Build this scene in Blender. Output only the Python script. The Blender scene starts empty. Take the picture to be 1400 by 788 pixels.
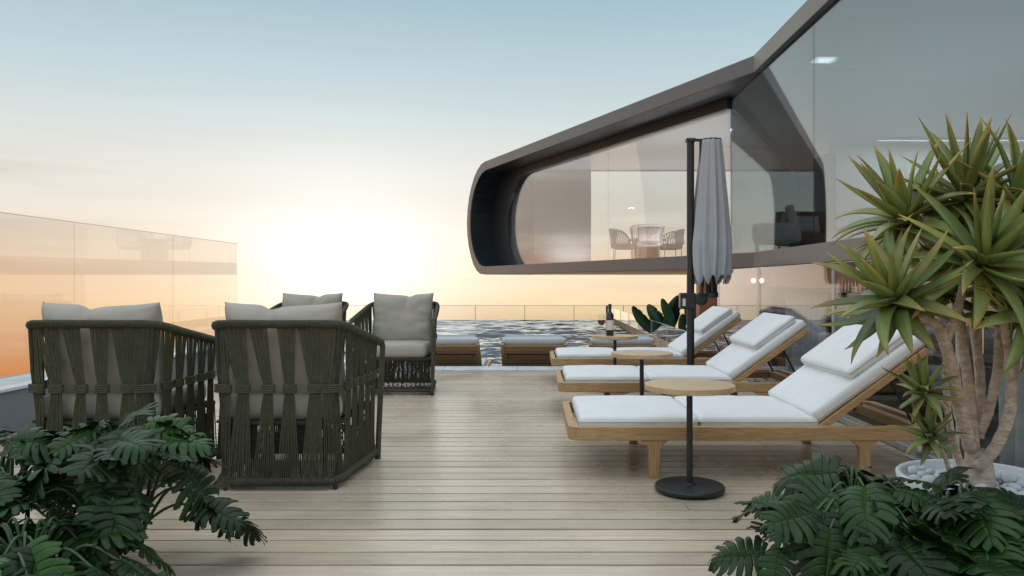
import bpy, bmesh, math, random
from mathutils import Vector, Matrix, noise
R = math.radians
PI = math.pi
rnd = random.Random(7)
scene = bpy.context.scene
COL = scene.collection

# ------------------------------------------------------------------ camera, sky, sun, exposure
cam_d = bpy.data.cameras.new("camera")
cam = bpy.data.objects.new("camera", cam_d)
COL.objects.link(cam)
scene.camera = cam
cam.location = (0, 0, 1.05)
cam.rotation_euler = (R(90), 0, 0)
cam_d.sensor_width = 36
cam_d.lens = 1030 / 1400 * 36
cam_d.shift_x = -30 / 1400
cam_d.shift_y = -7 / 1400
cam_d.clip_start = 0.05
cam_d.clip_end = 2000

SUN_AZ, SUN_EL = R(-14.2), R(0.6)
sunv = Vector((math.sin(SUN_AZ) * math.cos(SUN_EL), math.cos(SUN_AZ) * math.cos(SUN_EL), math.sin(SUN_EL)))


def srgb(r, g, b):
    f = lambda c: (c / 255 / 12.92) if c <= 10.3 else ((c / 255 + 0.055) / 1.055) ** 2.4
    return (f(r), f(g), f(b), 1)


world = bpy.data.worlds.new("World")
scene.world = world
world.use_nodes = True
nt = world.node_tree
nt.nodes.clear()
N = nt.nodes.new
L = nt.links.new
tc = N("ShaderNodeTexCoord")
sep = N("ShaderNodeSeparateXYZ")
L(tc.outputs["Generated"], sep.inputs[0])


def mth(tree, op, a, b=None, c=None, clamp=False):
    n = tree.nodes.new("ShaderNodeMath")
    n.operation = op
    n.use_clamp = clamp
    for i, v in enumerate((a, b, c)):
        if v is None:
            continue
        if isinstance(v, (int, float)):
            n.inputs[i].default_value = v
        else:
            tree.links.new(v, n.inputs[i])
    return n.outputs[0]


def ramp(tree, fac, stops, interp='LINEAR'):
    n = tree.nodes.new("ShaderNodeValToRGB")
    n.color_ramp.interpolation = interp
    e = n.color_ramp.elements
    while len(e) < len(stops):
        e.new(0.5)
    for i, (p, c) in enumerate(stops):
        e[i].position = p
        e[i].color = c if len(c) == 4 else (*c, 1)
    tree.links.new(fac, n.inputs[0])
    return n.outputs[0]


def mixc(tree, fac, a, b, mode='MIX'):
    n = tree.nodes.new("ShaderNodeMix")
    n.data_type = 'RGBA'
    n.blend_type = mode
    for i, v in ((0, fac), (6, a), (7, b)):
        if isinstance(v, (int, float)):
            n.inputs[i].default_value = v
        elif isinstance(v, tuple):
            n.inputs[i].default_value = v if len(v) == 4 else (*v, 1)
        else:
            tree.links.new(v, n.inputs[i])
    return n.outputs[2]


def sc(c, k):
    return (c[0] * k, c[1] * k, c[2] * k, 1)


Z = lambda deg: (math.sin(R(deg)) + 0.35) / 1.35
zf = mth(nt, 'DIVIDE', mth(nt, 'ADD', sep.outputs[2], 0.35), 1.35)
grad = ramp(nt, zf, [
    (0.0, srgb(98, 92, 88)),
    (Z(-16), srgb(120, 100, 88)),
    (Z(-9), srgb(206, 132, 74)),
    (Z(-5.5), srgb(236, 158, 90)),
    (Z(-2.2), srgb(250, 218, 168)),
    (Z(0.5), srgb(250, 230, 198)),
    (Z(4), srgb(243, 234, 218)),
    (Z(8.5), srgb(230, 231, 225)),
    (Z(13.5), srgb(200, 217, 221)),
    (Z(20.6), srgb(162, 194, 207)),
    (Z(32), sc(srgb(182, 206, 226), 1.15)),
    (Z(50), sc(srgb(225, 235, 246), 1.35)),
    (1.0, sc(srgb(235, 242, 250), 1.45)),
])
# soft horizontal cloud streaks low in the sky
mp = N("ShaderNodeMapping")
mp.inputs["Scale"].default_value = (1.6, 1.6, 22)
L(tc.outputs["Generated"], mp.inputs[0])
nz = N("ShaderNodeTexNoise")
nz.inputs["Scale"].default_value = 1.7
nz.inputs["Detail"].default_value = 5
nz.inputs["Roughness"].default_value = 0.55
L(mp.outputs[0], nz.inputs["Vector"])
cl = ramp(nt, nz.outputs["Fac"], [(0.42, (0, 0, 0, 1)), (0.72, (1, 1, 1, 1))])
band = ramp(nt, zf, [(Z(-9), (0.25, 0.25, 0.25)), (Z(-3), (0.5, 0.5, 0.5)), (Z(1), (0.08, 0.08, 0.08)), (Z(6), (0.04, 0.04, 0.04)), (Z(16), (0.07, 0.07, 0.07)), (Z(26), (0.0, 0.0, 0.0))])
# heavier dusk clouds towards the left (west-south-west), seen mirrored in the house glass
ldot = N("ShaderNodeVectorMath")
ldot.operation = 'DOT_PRODUCT'
L(tc.outputs["Generated"], ldot.inputs[0])
ldot.inputs[1].default_value = (-0.87, 0.49, 0.05)
lw = mth(nt, 'POWER', mth(nt, 'MAXIMUM', ldot.outputs["Value"], 0.0), 14)
lowb = ramp(nt, zf, [(Z(-1), (0, 0, 0)), (Z(1.8), (1, 1, 1)), (Z(6), (0.9, 0.9, 0.9)), (Z(12), (0, 0, 0))])
cloudmask = mth(nt, 'MULTIPLY', mth(nt, 'MULTIPLY', lw, lowb), ramp(nt, nz.outputs["Fac"], [(0.4, (0.25, 0.25, 0.25)), (0.6, (0.9, 0.9, 0.9))]))
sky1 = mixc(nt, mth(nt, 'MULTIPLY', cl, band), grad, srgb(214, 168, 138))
sky1b = mixc(nt, cloudmask, sky1, srgb(134, 108, 106))
orange = ramp(nt, zf, [(Z(-10), (0, 0, 0)), (Z(-5), (0.55, 0.55, 0.55)), (Z(-1.5), (0.8, 0.8, 0.8)), (Z(1.0), (0.85, 0.85, 0.85)), (Z(2.6), (0.25, 0.25, 0.25)), (Z(4.2), (0, 0, 0))])
sky2 = mixc(nt, mth(nt, 'MULTIPLY', orange, lw), sky1b, srgb(246, 138, 78))
# the glow round the sun
dp = N("ShaderNodeVectorMath")
dp.operation = 'DOT_PRODUCT'
L(tc.outputs["Generated"], dp.inputs[0])
dp.inputs[1].default_value = sunv
dmax = mth(nt, 'MAXIMUM', dp.outputs["Value"], 0.0)
above = ramp(nt, zf, [(Z(-9), (0, 0, 0)), (Z(-1), (1, 1, 1)), (Z(1.5), (1, 1, 1)), (Z(7), (.45, .45, .45))], 'EASE')
g1 = mth(nt, 'MULTIPLY', mth(nt, 'MULTIPLY', mth(nt, 'POWER', dmax, 110), 0.42), above)
g2 = mth(nt, 'MULTIPLY', mth(nt, 'MULTIPLY', mth(nt, 'POWER', dmax, 22), 0.13), above)
glow1 = mixc(nt, 1.0, mixc(nt, g1, (0, 0, 0), (1.0, 0.95, 0.80)), (1, 1, 1), 'MULTIPLY')


def scaled(colr, fac):
    n = nt.nodes.new("ShaderNodeVectorMath")
    n.operation = 'SCALE'
    n.inputs[0].default_value = colr
    L(fac, n.inputs["Scale"])
    return n.outputs[0]


def vadd(a, b):
    n = nt.nodes.new("ShaderNodeVectorMath")
    n.operation = 'ADD'
    L(a, n.inputs[0])
    L(b, n.inputs[1])
    return n.outputs[0]


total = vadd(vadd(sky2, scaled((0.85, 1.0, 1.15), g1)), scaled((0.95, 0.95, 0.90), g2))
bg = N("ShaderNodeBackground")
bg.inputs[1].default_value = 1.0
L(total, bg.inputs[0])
nish = N("ShaderNodeTexSky")
nish.sky_type = 'NISHITA'
nish.sun_disc = False
nish.sun_elevation = SUN_EL
nish.sun_rotation = SUN_AZ
bg2 = N("ShaderNodeBackground")
bg2.inputs[1].default_value = 0.004
L(nish.outputs[0], bg2.inputs[0])
addw = N("ShaderNodeAddShader")
L(bg.outputs[0], addw.inputs[0])
L(bg2.outputs[0], addw.inputs[1])
wo = N("ShaderNodeOutputWorld")
L(addw.outputs[0], wo.inputs[0])

sun_d = bpy.data.lights.new("sun", 'SUN')
sun_d.energy = 0.6
sun_d.angle = R(90)
sun_d.color = (1.0, 0.82, 0.6)
sun = bpy.data.objects.new("sun", sun_d)
COL.objects.link(sun)
sun.location = sunv * 60
sun.rotation_euler = (-sunv).to_track_quat('-Z', 'Y').to_euler()

scene.view_settings.view_transform = 'Standard'
scene.view_settings.look = 'None'
scene.view_settings.exposure = 0.0
scene.view_settings.gamma = 1.0
scene.view_settings.use_curve_mapping = False
scene.render.engine = 'CYCLES'
cy = scene.cycles
cy.max_bounces = 10
cy.diffuse_bounces = 4
cy.glossy_bounces = 5
cy.transparent_max_bounces = 24
cy.transmission_bounces = 4
cy.caustics_reflective = False
cy.caustics_refractive = False
cy.use_denoising = True


# ------------------------------------------------------------------ materials
def mat(name, color, rough=0.6, metal=0.0, spec=0.5, var=0.0, vscale=8.0, bump=0.0, bscale=200.0, stretch=None, coat=0.0, attr=None, var2=None, bdist=0.01):
    m = bpy.data.materials.new(name)
    m.use_nodes = True
    t = m.node_tree
    b = t.nodes["Principled BSDF"]
    c = color if len(color) == 4 else (*color, 1)
    b.inputs["Base Color"].default_value = c
    b.inputs["Roughness"].default_value = rough
    b.inputs["Metallic"].default_value = metal
    b.inputs["Specular IOR Level"].default_value = spec
    if coat:
        b.inputs["Coat Weight"].default_value = coat
        b.inputs["Coat Roughness"].default_value = 0.15
    tcn = t.nodes.new("ShaderNodeTexCoord")
    vec = tcn.outputs["Object"]
    if stretch:
        mpn = t.nodes.new("ShaderNodeMapping")
        mpn.inputs["Scale"].default_value = stretch
        t.links.new(vec, mpn.inputs[0])
        vec = mpn.outputs[0]
    col_out = None
    if var:
        n = t.nodes.new("ShaderNodeTexNoise")
        n.inputs["Scale"].default_value = vscale
        n.inputs["Detail"].default_value = 5
        n.inputs["Roughness"].default_value = 0.6
        t.links.new(vec, n.inputs["Vector"])
        lo = var2 if var2 else tuple(v * (1 - var) for v in c[:3])
        hi = tuple(min(1, v * (1 + var)) for v in c[:3])
        col_out = ramp(t, n.outputs["Fac"], [(0.3, lo), (0.7, hi)])
        rr = t.nodes.new("ShaderNodeMapRange")
        rr.inputs["To Min"].default_value = max(0.02, rough - 0.08)
        rr.inputs["To Max"].default_value = min(1, rough + 0.08)
        t.links.new(n.outputs["Fac"], rr.inputs[0])
        t.links.new(rr.outputs[0], b.inputs["Roughness"])
    if attr:
        a = t.nodes.new("ShaderNodeAttribute")
        a.attribute_name = attr
        base = col_out if col_out else c
        col_out = mixc(t, 1.0, base, a.outputs["Color"], 'MULTIPLY')
    if col_out:
        t.links.new(col_out, b.inputs["Base Color"])
    if bump:
        n2 = t.nodes.new("ShaderNodeTexNoise")
        n2.inputs["Scale"].default_value = bscale
        n2.inputs["Detail"].default_value = 3
        t.links.new(vec, n2.inputs["Vector"])
        bp = t.nodes.new("ShaderNodeBump")
        bp.inputs["Strength"].default_value = bump
        bp.inputs["Distance"].default_value = bdist
        t.links.new(n2.outputs["Fac"], bp.inputs["Height"])
        t.links.new(bp.outputs[0], b.inputs["Normal"])
    return m


def glass_mat(name, tint, ior=1.5, rough=0.0, refl=(1, 1, 1)):
    m = bpy.data.materials.new(name)
    m.use_nodes = True
    t = m.node_tree
    t.nodes.clear()
    out = t.nodes.new("ShaderNodeOutputMaterial")
    tr = t.nodes.new("ShaderNodeBsdfTransparent")
    tr.inputs[0].default_value = (*tint, 1)
    gl = t.nodes.new("ShaderNodeBsdfGlossy")
    gl.inputs["Roughness"].default_value = rough
    gl.inputs[0].default_value = (*refl, 1)
    fr = t.nodes.new("ShaderNodeFresnel")
    fr.inputs["IOR"].default_value = ior
    # the Fresnel node turns itself over on back faces, so use the front-side value for both
    geo = t.nodes.new("ShaderNodeNewGeometry")
    mx = t.nodes.new("ShaderNodeMix")
    mx.data_type = 'FLOAT'
    t.links.new(geo.outputs["Backfacing"], mx.inputs[0])
    mx.inputs[2].default_value = ior
    mx.inputs[3].default_value = 1 / ior
    t.links.new(mx.outputs[0], fr.inputs["IOR"])
    mix = t.nodes.new("ShaderNodeMixShader")
    t.links.new(fr.outputs[0], mix.inputs[0])
    t.links.new(tr.outputs[0], mix.inputs[1])
    t.links.new(gl.outputs[0], mix.inputs[2])
    t.links.new(mix.outputs[0], out.inputs[0])
    return m


def emit_mat(name, color, strength):
    m = bpy.data.materials.new(name)
    m.use_nodes = True
    b = m.node_tree.nodes["Principled BSDF"]
    b.inputs["Base Color"].default_value = (*color, 1)
    b.inputs["Emission Color"].default_value = (*color, 1)
    b.inputs["Emission Strength"].default_value = strength
    return m


M = {}
M['deck'] = mat('deck_wood', (0.60, 0.495, 0.37), 0.27, spec=0.5, var=0.14, vscale=3.0, bump=0.10, bscale=9.0, stretch=(0.7, 14, 14), attr='tint')
M['dark_gap'] = mat('dark_gap', (0.016, 0.012, 0.009), 0.9, var=0.2)
M['stone'] = mat('pale_coping_stone', (0.62, 0.66, 0.70), 0.45, var=0.18, vscale=5, bump=0.08, bscale=60)
M['concrete'] = mat('grey_render', (0.19, 0.21, 0.23), 0.8, var=0.08, vscale=4, bump=0.12, bscale=90)
M['white_paint'] = mat('white_render', (0.78, 0.77, 0.75), 0.6, var=0.04, vscale=3, bump=0.04, bscale=80)
M['fascia'] = mat('warm_grey_cladding', (0.150, 0.143, 0.141), 0.40, metal=0.2, var=0.06, vscale=0.8, bump=0.02, bscale=120)
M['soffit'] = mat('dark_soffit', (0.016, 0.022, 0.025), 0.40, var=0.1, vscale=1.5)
M['ceiling'] = mat('grey_lacquer_ceiling', (0.40, 0.45, 0.50), 0.30, var=0.05, vscale=0.6, coat=0.2)
M['inner_floor'] = mat('pale_stone_floor', (0.62, 0.61, 0.60), 0.35, var=0.05, vscale=2)
M['inner_wall'] = mat('grey_inner_wall', (0.27, 0.265, 0.26), 0.7, var=0.06, vscale=2)
M['glass'] = glass_mat('window_glass', (0.94, 0.955, 0.95), 1.27)
M['facade'] = glass_mat('coated_facade_glass', (0.52, 0.57, 0.59), 2.6, refl=(0.66, 0.73, 0.77))
M['wing_glass'] = glass_mat('coated_wing_glass', (0.92, 0.93, 0.93), 2.0)
M['railglass'] = glass_mat('railing_glass', (0.95, 0.965, 0.96), 1.5)
M['screen'] = glass_mat('wind_screen_glass', (0.945, 0.935, 0.92), 1.5)
M['glass_edge'] = mat('green_glass_edge', (0.70, 0.74, 0.71), 0.2, var=0.05)
M['steel'] = mat('brushed_steel', (0.55, 0.56, 0.57), 0.3, metal=0.9, var=0.06, vscale=20)
M['black_metal'] = mat('black_powder_coat', (0.022, 0.022, 0.024), 0.42, var=0.15, vscale=30, bump=0.03, bscale=400)
M['frame_black'] = mat('black_window_frame', (0.02, 0.021, 0.023), 0.4, var=0.1, vscale=6)
M['teak'] = mat('teak', (0.46, 0.285, 0.135), 0.5, var=0.28, vscale=5, bump=0.08, bscale=20, stretch=(2.0, 22, 22))
M['teak_y'] = mat('teak_cross', (0.42, 0.26, 0.125), 0.5, var=0.28, vscale=5, bump=0.08, bscale=20, stretch=(22, 2.0, 22))
M['teak_z'] = mat('teak_upright', (0.46, 0.285, 0.135), 0.5, var=0.28, vscale=5, bump=0.08, bscale=20, stretch=(22, 22, 2.0))
M['table_wood'] = mat('pale_teak_planks', (0.58, 0.41, 0.24), 0.42, var=0.2, vscale=5, bump=0.06, bscale=20, stretch=(2.0, 20, 20))
M['white_fabric'] = mat('white_canvas', (0.80, 0.80, 0.785), 0.9, spec=0.2, var=0.035, vscale=7, bump=0.10, bscale=420)
M['piping'] = mat('piping', (0.50, 0.48, 0.45), 0.9, var=0.05)
M['grey_fabric'] = mat('grey_canvas', (0.60, 0.62, 0.64), 0.9, spec=0.2, var=0.05, vscale=7, bump=0.10, bscale=420)
M['beige_fabric'] = mat('beige_canvas', (0.44, 0.405, 0.345), 0.9, spec=0.2, var=0.05, vscale=7, bump=0.12, bscale=380)
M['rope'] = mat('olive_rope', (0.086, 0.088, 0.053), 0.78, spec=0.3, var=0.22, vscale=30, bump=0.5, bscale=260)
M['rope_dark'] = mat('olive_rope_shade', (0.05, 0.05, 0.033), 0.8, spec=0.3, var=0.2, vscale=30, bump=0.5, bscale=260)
M['canopy'] = mat('blue_grey_canopy', (0.42, 0.435, 0.46), 0.85, spec=0.25, var=0.05, vscale=4, bump=0.08, bscale=300)
M['bottle'] = mat('dark_bottle_glass', (0.012, 0.014, 0.010), 0.06, spec=0.8, var=0.1)
M['paper'] = mat('cream_label', (0.75, 0.72, 0.64), 0.7, var=0.04)
M['wine'] = mat('red_wine', (0.10, 0.008, 0.012), 0.05, var=0.1)
M['clear'] = glass_mat('drinking_glass', (0.96, 0.97, 0.97), 1.35)
M['leaf'] = mat('monstera_leaf', (0.015, 0.043, 0.008), 0.36, spec=0.24, var=0.35, vscale=6, bump=0.12, bscale=45, attr='tint')
M['stem'] = mat('green_stem', (0.045, 0.085, 0.030), 0.5, var=0.2, vscale=12)
M['aloe'] = mat('aloe_leaf', (0.20, 0.265, 0.080), 0.36, spec=0.5, var=0.25, vscale=7, bump=0.08, bscale=60, attr='tint')
M['bark'] = mat('tan_bark', (0.56, 0.44, 0.345), 0.85, var=0.35, vscale=22, bump=1.0, bscale=42, stretch=(1, 1, 1.8), bdist=0.014)
M['banana'] = mat('banana_leaf', (0.022, 0.070, 0.026), 0.4, var=0.35, vscale=5, attr='tint')
M['pebble'] = mat('white_pebble', (0.66, 0.68, 0.70), 0.6, var=0.12, vscale=12, bump=0.15, bscale=60)
M['bowl'] = mat('white_bowl', (0.70, 0.72, 0.74), 0.5, var=0.05, vscale=6)
M['terracotta'] = mat('brown_trough', (0.17, 0.11, 0.075), 0.75, var=0.2, vscale=9, bump=0.2, bscale=70)
M['soil'] = mat('dark_soil', (0.022, 0.017, 0.012), 1.0, var=0.4, vscale=30, bump=1.0, bscale=80)
M['curtain'] = mat('pale_curtain', (0.62, 0.60, 0.57), 0.9, var=0.05, vscale=4)
M['curtain_blue'] = mat('blue_grey_curtain', (0.46, 0.50, 0.54), 0.9, var=0.06, vscale=4)
M['room_dark'] = mat('dark_room_wall', (0.10, 0.115, 0.13), 0.6, var=0.1, vscale=2)
M['rust'] = mat('terracotta_band', (0.36, 0.135, 0.065), 0.55, var=0.12, vscale=1.2)
M['wire'] = mat('pale_wire', (0.80, 0.69, 0.62), 0.5, var=0.05)
M['pad_pink'] = mat('pale_pink_pad', (0.78, 0.66, 0.58), 0.9, var=0.05, bump=0.08, bscale=200)
M['brown_sofa'] = mat('brown_sofa_fabric', (0.34, 0.16, 0.10), 0.85, var=0.1, bump=0.08, bscale=200)
M['lamp'] = emit_mat('lamp_glow', (1.0, 0.96, 0.9), 1.6)
M['lamp_warm'] = emit_mat('warm_lamp_glow', (1.0, 0.75, 0.5), 3.0)
M['pool_tile'] = mat('pool_tile', (0.20, 0.30, 0.36), 0.4, var=0.15, vscale=3)
M['cedar'] = mat('cedar_slats', (0.50, 0.32, 0.18), 0.6, var=0.25, vscale=5, stretch=(20, 20, 2), attr='tint')


def water_mat():
    m = bpy.data.materials.new('pool_water')
    m.use_nodes = True
    t = m.node_tree
    b = t.nodes["Principled BSDF"]
    b.inputs["Base Color"].default_value = (0.19, 0.225, 0.245, 1)
    b.inputs["Roughness"].default_value = 0.03
    b.inputs["IOR"].default_value = 1.33
    b.inputs["Specular IOR Level"].default_value = 0.9
    tcn = t.nodes.new("ShaderNodeTexCoord")
    hs = []
    for scl, s, amt in (((0.55, 1.0, 1), 1.15, 0.7), ((0.9, 1.7, 1), 2.3, 0.3)):
        mpn = t.nodes.new("ShaderNodeMapping")
        mpn.inputs["Scale"].default_value = scl
        t.links.new(tcn.outputs["Object"], mpn.inputs[0])
        n = t.nodes.new("ShaderNodeTexNoise")
        n.inputs["Scale"].default_value = s
        n.inputs["Detail"].default_value = 2
        n.inputs["Distortion"].default_value = 0.8
        t.links.new(mpn.outputs[0], n.inputs["Vector"])
        hs.append(mth(t, 'MULTIPLY', n.outputs["Fac"], amt))
    h = mth(t, 'ADD', hs[0], hs[1])
    bp = t.nodes.new("ShaderNodeBump")
    bp.inputs["Strength"].default_value = 1.0
    bp.inputs["Distance"].default_value = 0.06
    t.links.new(h, bp.inputs["Height"])
    t.links.new(bp.outputs[0], b.inputs["Normal"])
    return m


M['water'] = water_mat()


# ------------------------------------------------------------------ mesh helpers
class MB:
    def __init__(self):
        self.v, self.f, self.t = [], [], []
        self.tint = 1.0

    def add(self, vs, fs, tints=None):
        o = len(self.v)
        self.v += [tuple(p) for p in vs]
        self.f += [tuple(i + o for i in q) for q in fs]
        self.t += tints if tints else [self.tint] * len(vs)

    def box(self, a, b, mtx=None):
        x0, y0, z0 = a
        x1, y1, z1 = b
        vs = [(x0, y0, z0), (x1, y0, z0), (x1, y1, z0), (x0, y1, z0), (x0, y0, z1), (x1, y0, z1), (x1, y1, z1), (x0, y1, z1)]
        if mtx:
            vs = [mtx @ Vector(p) for p in vs]
        self.add(vs, [(0, 3, 2, 1), (4, 5, 6, 7), (0, 1, 5, 4), (1, 2, 6, 5), (2, 3, 7, 6), (3, 0, 4, 7)])
        return self

    def tube(self, pts, rad, n=8, closed=False, caps=True, tints=None):
        pts = [Vector(p) for p in pts]
        k = len(pts)
        rads = rad if isinstance(rad, (list, tuple)) else [rad] * k
        vs, fs, ts = [], [], []
        prev = None
        for i, p in enumerate(pts):
            if closed:
                d = pts[(i + 1) % k] - pts[i - 1]
            else:
                d = pts[min(i + 1, k - 1)] - pts[max(i - 1, 0)]
            if d.length < 1e-9:
                d = Vector((0, 0, 1))
            d.normalize()
            if prev is None:
                ref = Vector((0, 0, 1)) if abs(d.z) < 0.9 else Vector((1, 0, 0))
                u = d.cross(ref).normalized()
            else:
                u = prev - d * prev.dot(d)
                u = u.normalized() if u.length > 1e-6 else d.orthogonal().normalized()
            prev = u
            w = d.cross(u)
            for j in range(n):
                a = 2 * PI * j / n
                vs.append(p + (u * math.cos(a) + w * math.sin(a)) * rads[i])
                ts.append(tints[i] if tints else self.tint)
        m = k if closed else k - 1
        for i in range(m):
            for j in range(n):
                a, b = i * n + j, i * n + (j + 1) % n
                c, d2 = ((i + 1) % k) * n + (j + 1) % n, ((i + 1) % k) * n + j
                fs.append((a, b, c, d2))
        if caps and not closed:
            fs.append(tuple(range(n))[::-1])
            fs.append(tuple((k - 1) * n + j for j in range(n)))
        self.add(vs, fs, ts)
        return self

    def lathe(self, prof, n=32, c=(0, 0, 0), mtx=None):
        vs, fs = [], []
        for (r, z) in prof:
            for j in range(n):
                a = 2 * PI * j / n
                p = Vector((c[0] + r * math.cos(a), c[1] + r * math.sin(a), c[2] + z))
                vs.append(mtx @ p if mtx else p)
        for i in range(len(prof) - 1):
            for j in range(n):
                fs.append((i * n + j, i * n + (j + 1) % n, (i + 1) * n + (j + 1) % n, (i + 1) * n + j))
        fs.append(tuple(range(n))[::-1])
        fs.append(tuple((len(prof) - 1) * n + j for j in range(n)))
        self.add(vs, fs)
        return self

    def prism(self, poly, z0, z1):
        n = len(poly)
        area = sum(poly[i][0] * poly[(i + 1) % n][1] - poly[(i + 1) % n][0] * poly[i][1] for i in range(n))
        if area < 0:
            poly = poly[::-1]
        vs = [(x, y, z0) for x, y in poly] + [(x, y, z1) for x, y in poly]
        fs = [tuple(range(n))[::-1], tuple(range(n, 2 * n))]
        for i in range(n):
            j = (i + 1) % n
            fs.append((i, j, n + j, n + i))
        self.add(vs, fs)
        return self

    def build(self, name, m, parent=None, smooth=False, bevel=0.0, seg=2, mtx=None, subsurf=0, autosmooth=None):
        me = bpy.data.meshes.new(name)
        vs = [mtx @ Vector(p) for p in self.v] if mtx else self.v
        me.from_pydata([tuple(p) for p in vs], [], self.f)
        if any(x != 1.0 for x in self.t):
            at = me.color_attributes.new('tint', 'FLOAT_COLOR', 'POINT')
            for i, x in enumerate(self.t):
                at.data[i].color = (*x, 1) if isinstance(x, tuple) else (x, x, x, 1)
        me.materials.append(m)
        o = bpy.data.objects.new(name, me)
        COL.objects.link(o)
        if smooth:
            for p in me.polygons:
                p.use_smooth = True
        if bevel:
            b = o.modifiers.new('bevel', 'BEVEL')
            b.width = bevel
            b.segments = seg
            b.limit_method = 'ANGLE'
            b.angle_limit = R(40)
        if subsurf:
            s = o.modifiers.new('sub', 'SUBSURF')
            s.levels = s.render_levels = subsurf
        if parent:
            o.parent = parent
        me.update()
        return o


def needs_tint(mb):
    return mb


def setp(o, label=None, cat=None, group=None, kind=None):
    for k, v in (('label', label), ('category', cat), ('group', group), ('kind', kind)):
        if v:
            o[k] = v
    return o


def thing(name, label, cat, loc=(0, 0, 0), rz=0.0, group=None):
    o = bpy.data.objects.new(name, None)
    o.empty_display_size = 0.1
    COL.objects.link(o)
    o.location = loc
    o.rotation_euler = (0, 0, rz)
    return setp(o, label, cat, group)


KIDS = {}


def copy_tree(o, parent=None, tops=None):
    c = o.copy()
    COL.objects.link(c)
    if parent:
        c.parent = parent
    for ch in list(o.children):
        copy_tree(ch, c)
    return c


def dup(o, loc, rz, label, group=None):
    c = copy_tree(o)
    c.location = loc
    c.rotation_euler = (0, 0, rz)
    c['label'] = label
    if group:
        c['group'] = group
    return c


def catmull(pts, per=8, closed=False):
    P = [Vector(p) for p in pts]
    n = len(P)
    out = []
    rng = n if closed else n - 1
    for i in range(rng):
        p0 = P[i - 1] if (closed or i > 0) else P[0] * 2 - P[1]
        p1, p2 = P[i], P[(i + 1) % n]
        p3 = P[(i + 2) % n] if (closed or i + 2 < n) else P[-1] * 2 - P[-2]
        for k in range(per):
            t = k / per
            out.append(0.5 * ((2 * p1) + (p2 - p0) * t + (2 * p0 - 5 * p1 + 4 * p2 - p3) * t * t + (3 * p1 - p0 - 3 * p2 + p3) * t ** 3))
    if not closed:
        out.append(P[-1])
    return out


class Path:
    def __init__(self, pts):
        self.p = pts
        self.d = [0.0]
        for a, b in zip(pts, pts[1:]):
            self.d.append(self.d[-1] + (b - a).length)
        self.len = self.d[-1]

    def at(self, s):
        s = max(0, min(self.len, s))
        for i in range(len(self.d) - 1):
            if s <= self.d[i + 1]:
                f = (s - self.d[i]) / max(1e-9, self.d[i + 1] - self.d[i])
                return self.p[i].lerp(self.p[i + 1], f)
        return self.p[-1].copy()


def rounded_box_mb(a, b, c, r, crown=0.0, nx=16, ny=16, nz=3, seed=0, wr=0.0):
    """soft cushion centred on the origin, half sizes a b c"""
    bm = bmesh.new()
    mb = MB()
    idx = {}
    vs, fs = [], []

    def vert(i, j, k):
        key = (i, j, k)
        if key not in idx:
            def warp(t):
                return math.sin(t * PI / 2) * 0.45 + t * 0.55
            p = Vector((warp(2 * i / nx - 1) * a, warp(2 * j / ny - 1) * b, (2 * k / nz - 1) * c))
            q = Vector((max(-a + r, min(a - r, p.x)), max(-b + r, min(b - r, p.y)), max(-c + r, min(c - r, p.z))))
            d = p - q
            if d.length > 1e-9:
                p = q + d.normalized() * r
            ux, uy = p.x / a, p.y / b
            prof = max(0, (1 - ux ** 4)) * max(0, (1 - uy ** 4))
            s = p.z / c
            p.z += crown * s * prof
            if wr:
                w = noise.noise(Vector((p.x * 7 + seed, p.y * 7, seed * 3.1))) + 0.5 * noise.noise(Vector((p.x * 16, p.y * 16 + seed, 2.2)))
                p.z += wr * w * s
                e = max(abs(ux), abs(uy))
                p += Vector((noise.noise(Vector((p.y * 9, seed, 1))), noise.noise(Vector((p.x * 9, seed, 4))), 0)) * wr * 0.8
            idx[key] = len(vs)
            vs.append(p)
        return idx[key]
    for i in range(nx):
        for j in range(ny):
            fs.append((vert(i, j, nz), vert(i + 1, j, nz), vert(i + 1, j + 1, nz), vert(i, j + 1, nz)))
            fs.append((vert(i, j, 0), vert(i, j + 1, 0), vert(i + 1, j + 1, 0), vert(i + 1, j, 0)))
    for i in range(nx):
        for k in range(nz):
            fs.append((vert(i, 0, k), vert(i + 1, 0, k), vert(i + 1, 0, k + 1), vert(i, 0, k + 1)))
            fs.append((vert(i, ny, k), vert(i, ny, k + 1), vert(i + 1, ny, k + 1), vert(i + 1, ny, k)))
    for j in range(ny):
        for k in range(nz):
            fs.append((vert(0, j, k), vert(0, j, k + 1), vert(0, j + 1, k + 1), vert(0, j + 1, k)))
            fs.append((vert(nx, j, k), vert(nx, j + 1, k), vert(nx, j + 1, k + 1), vert(nx, j, k + 1)))
    mb.add(vs, fs)
    bm.free()
    return mb


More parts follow.
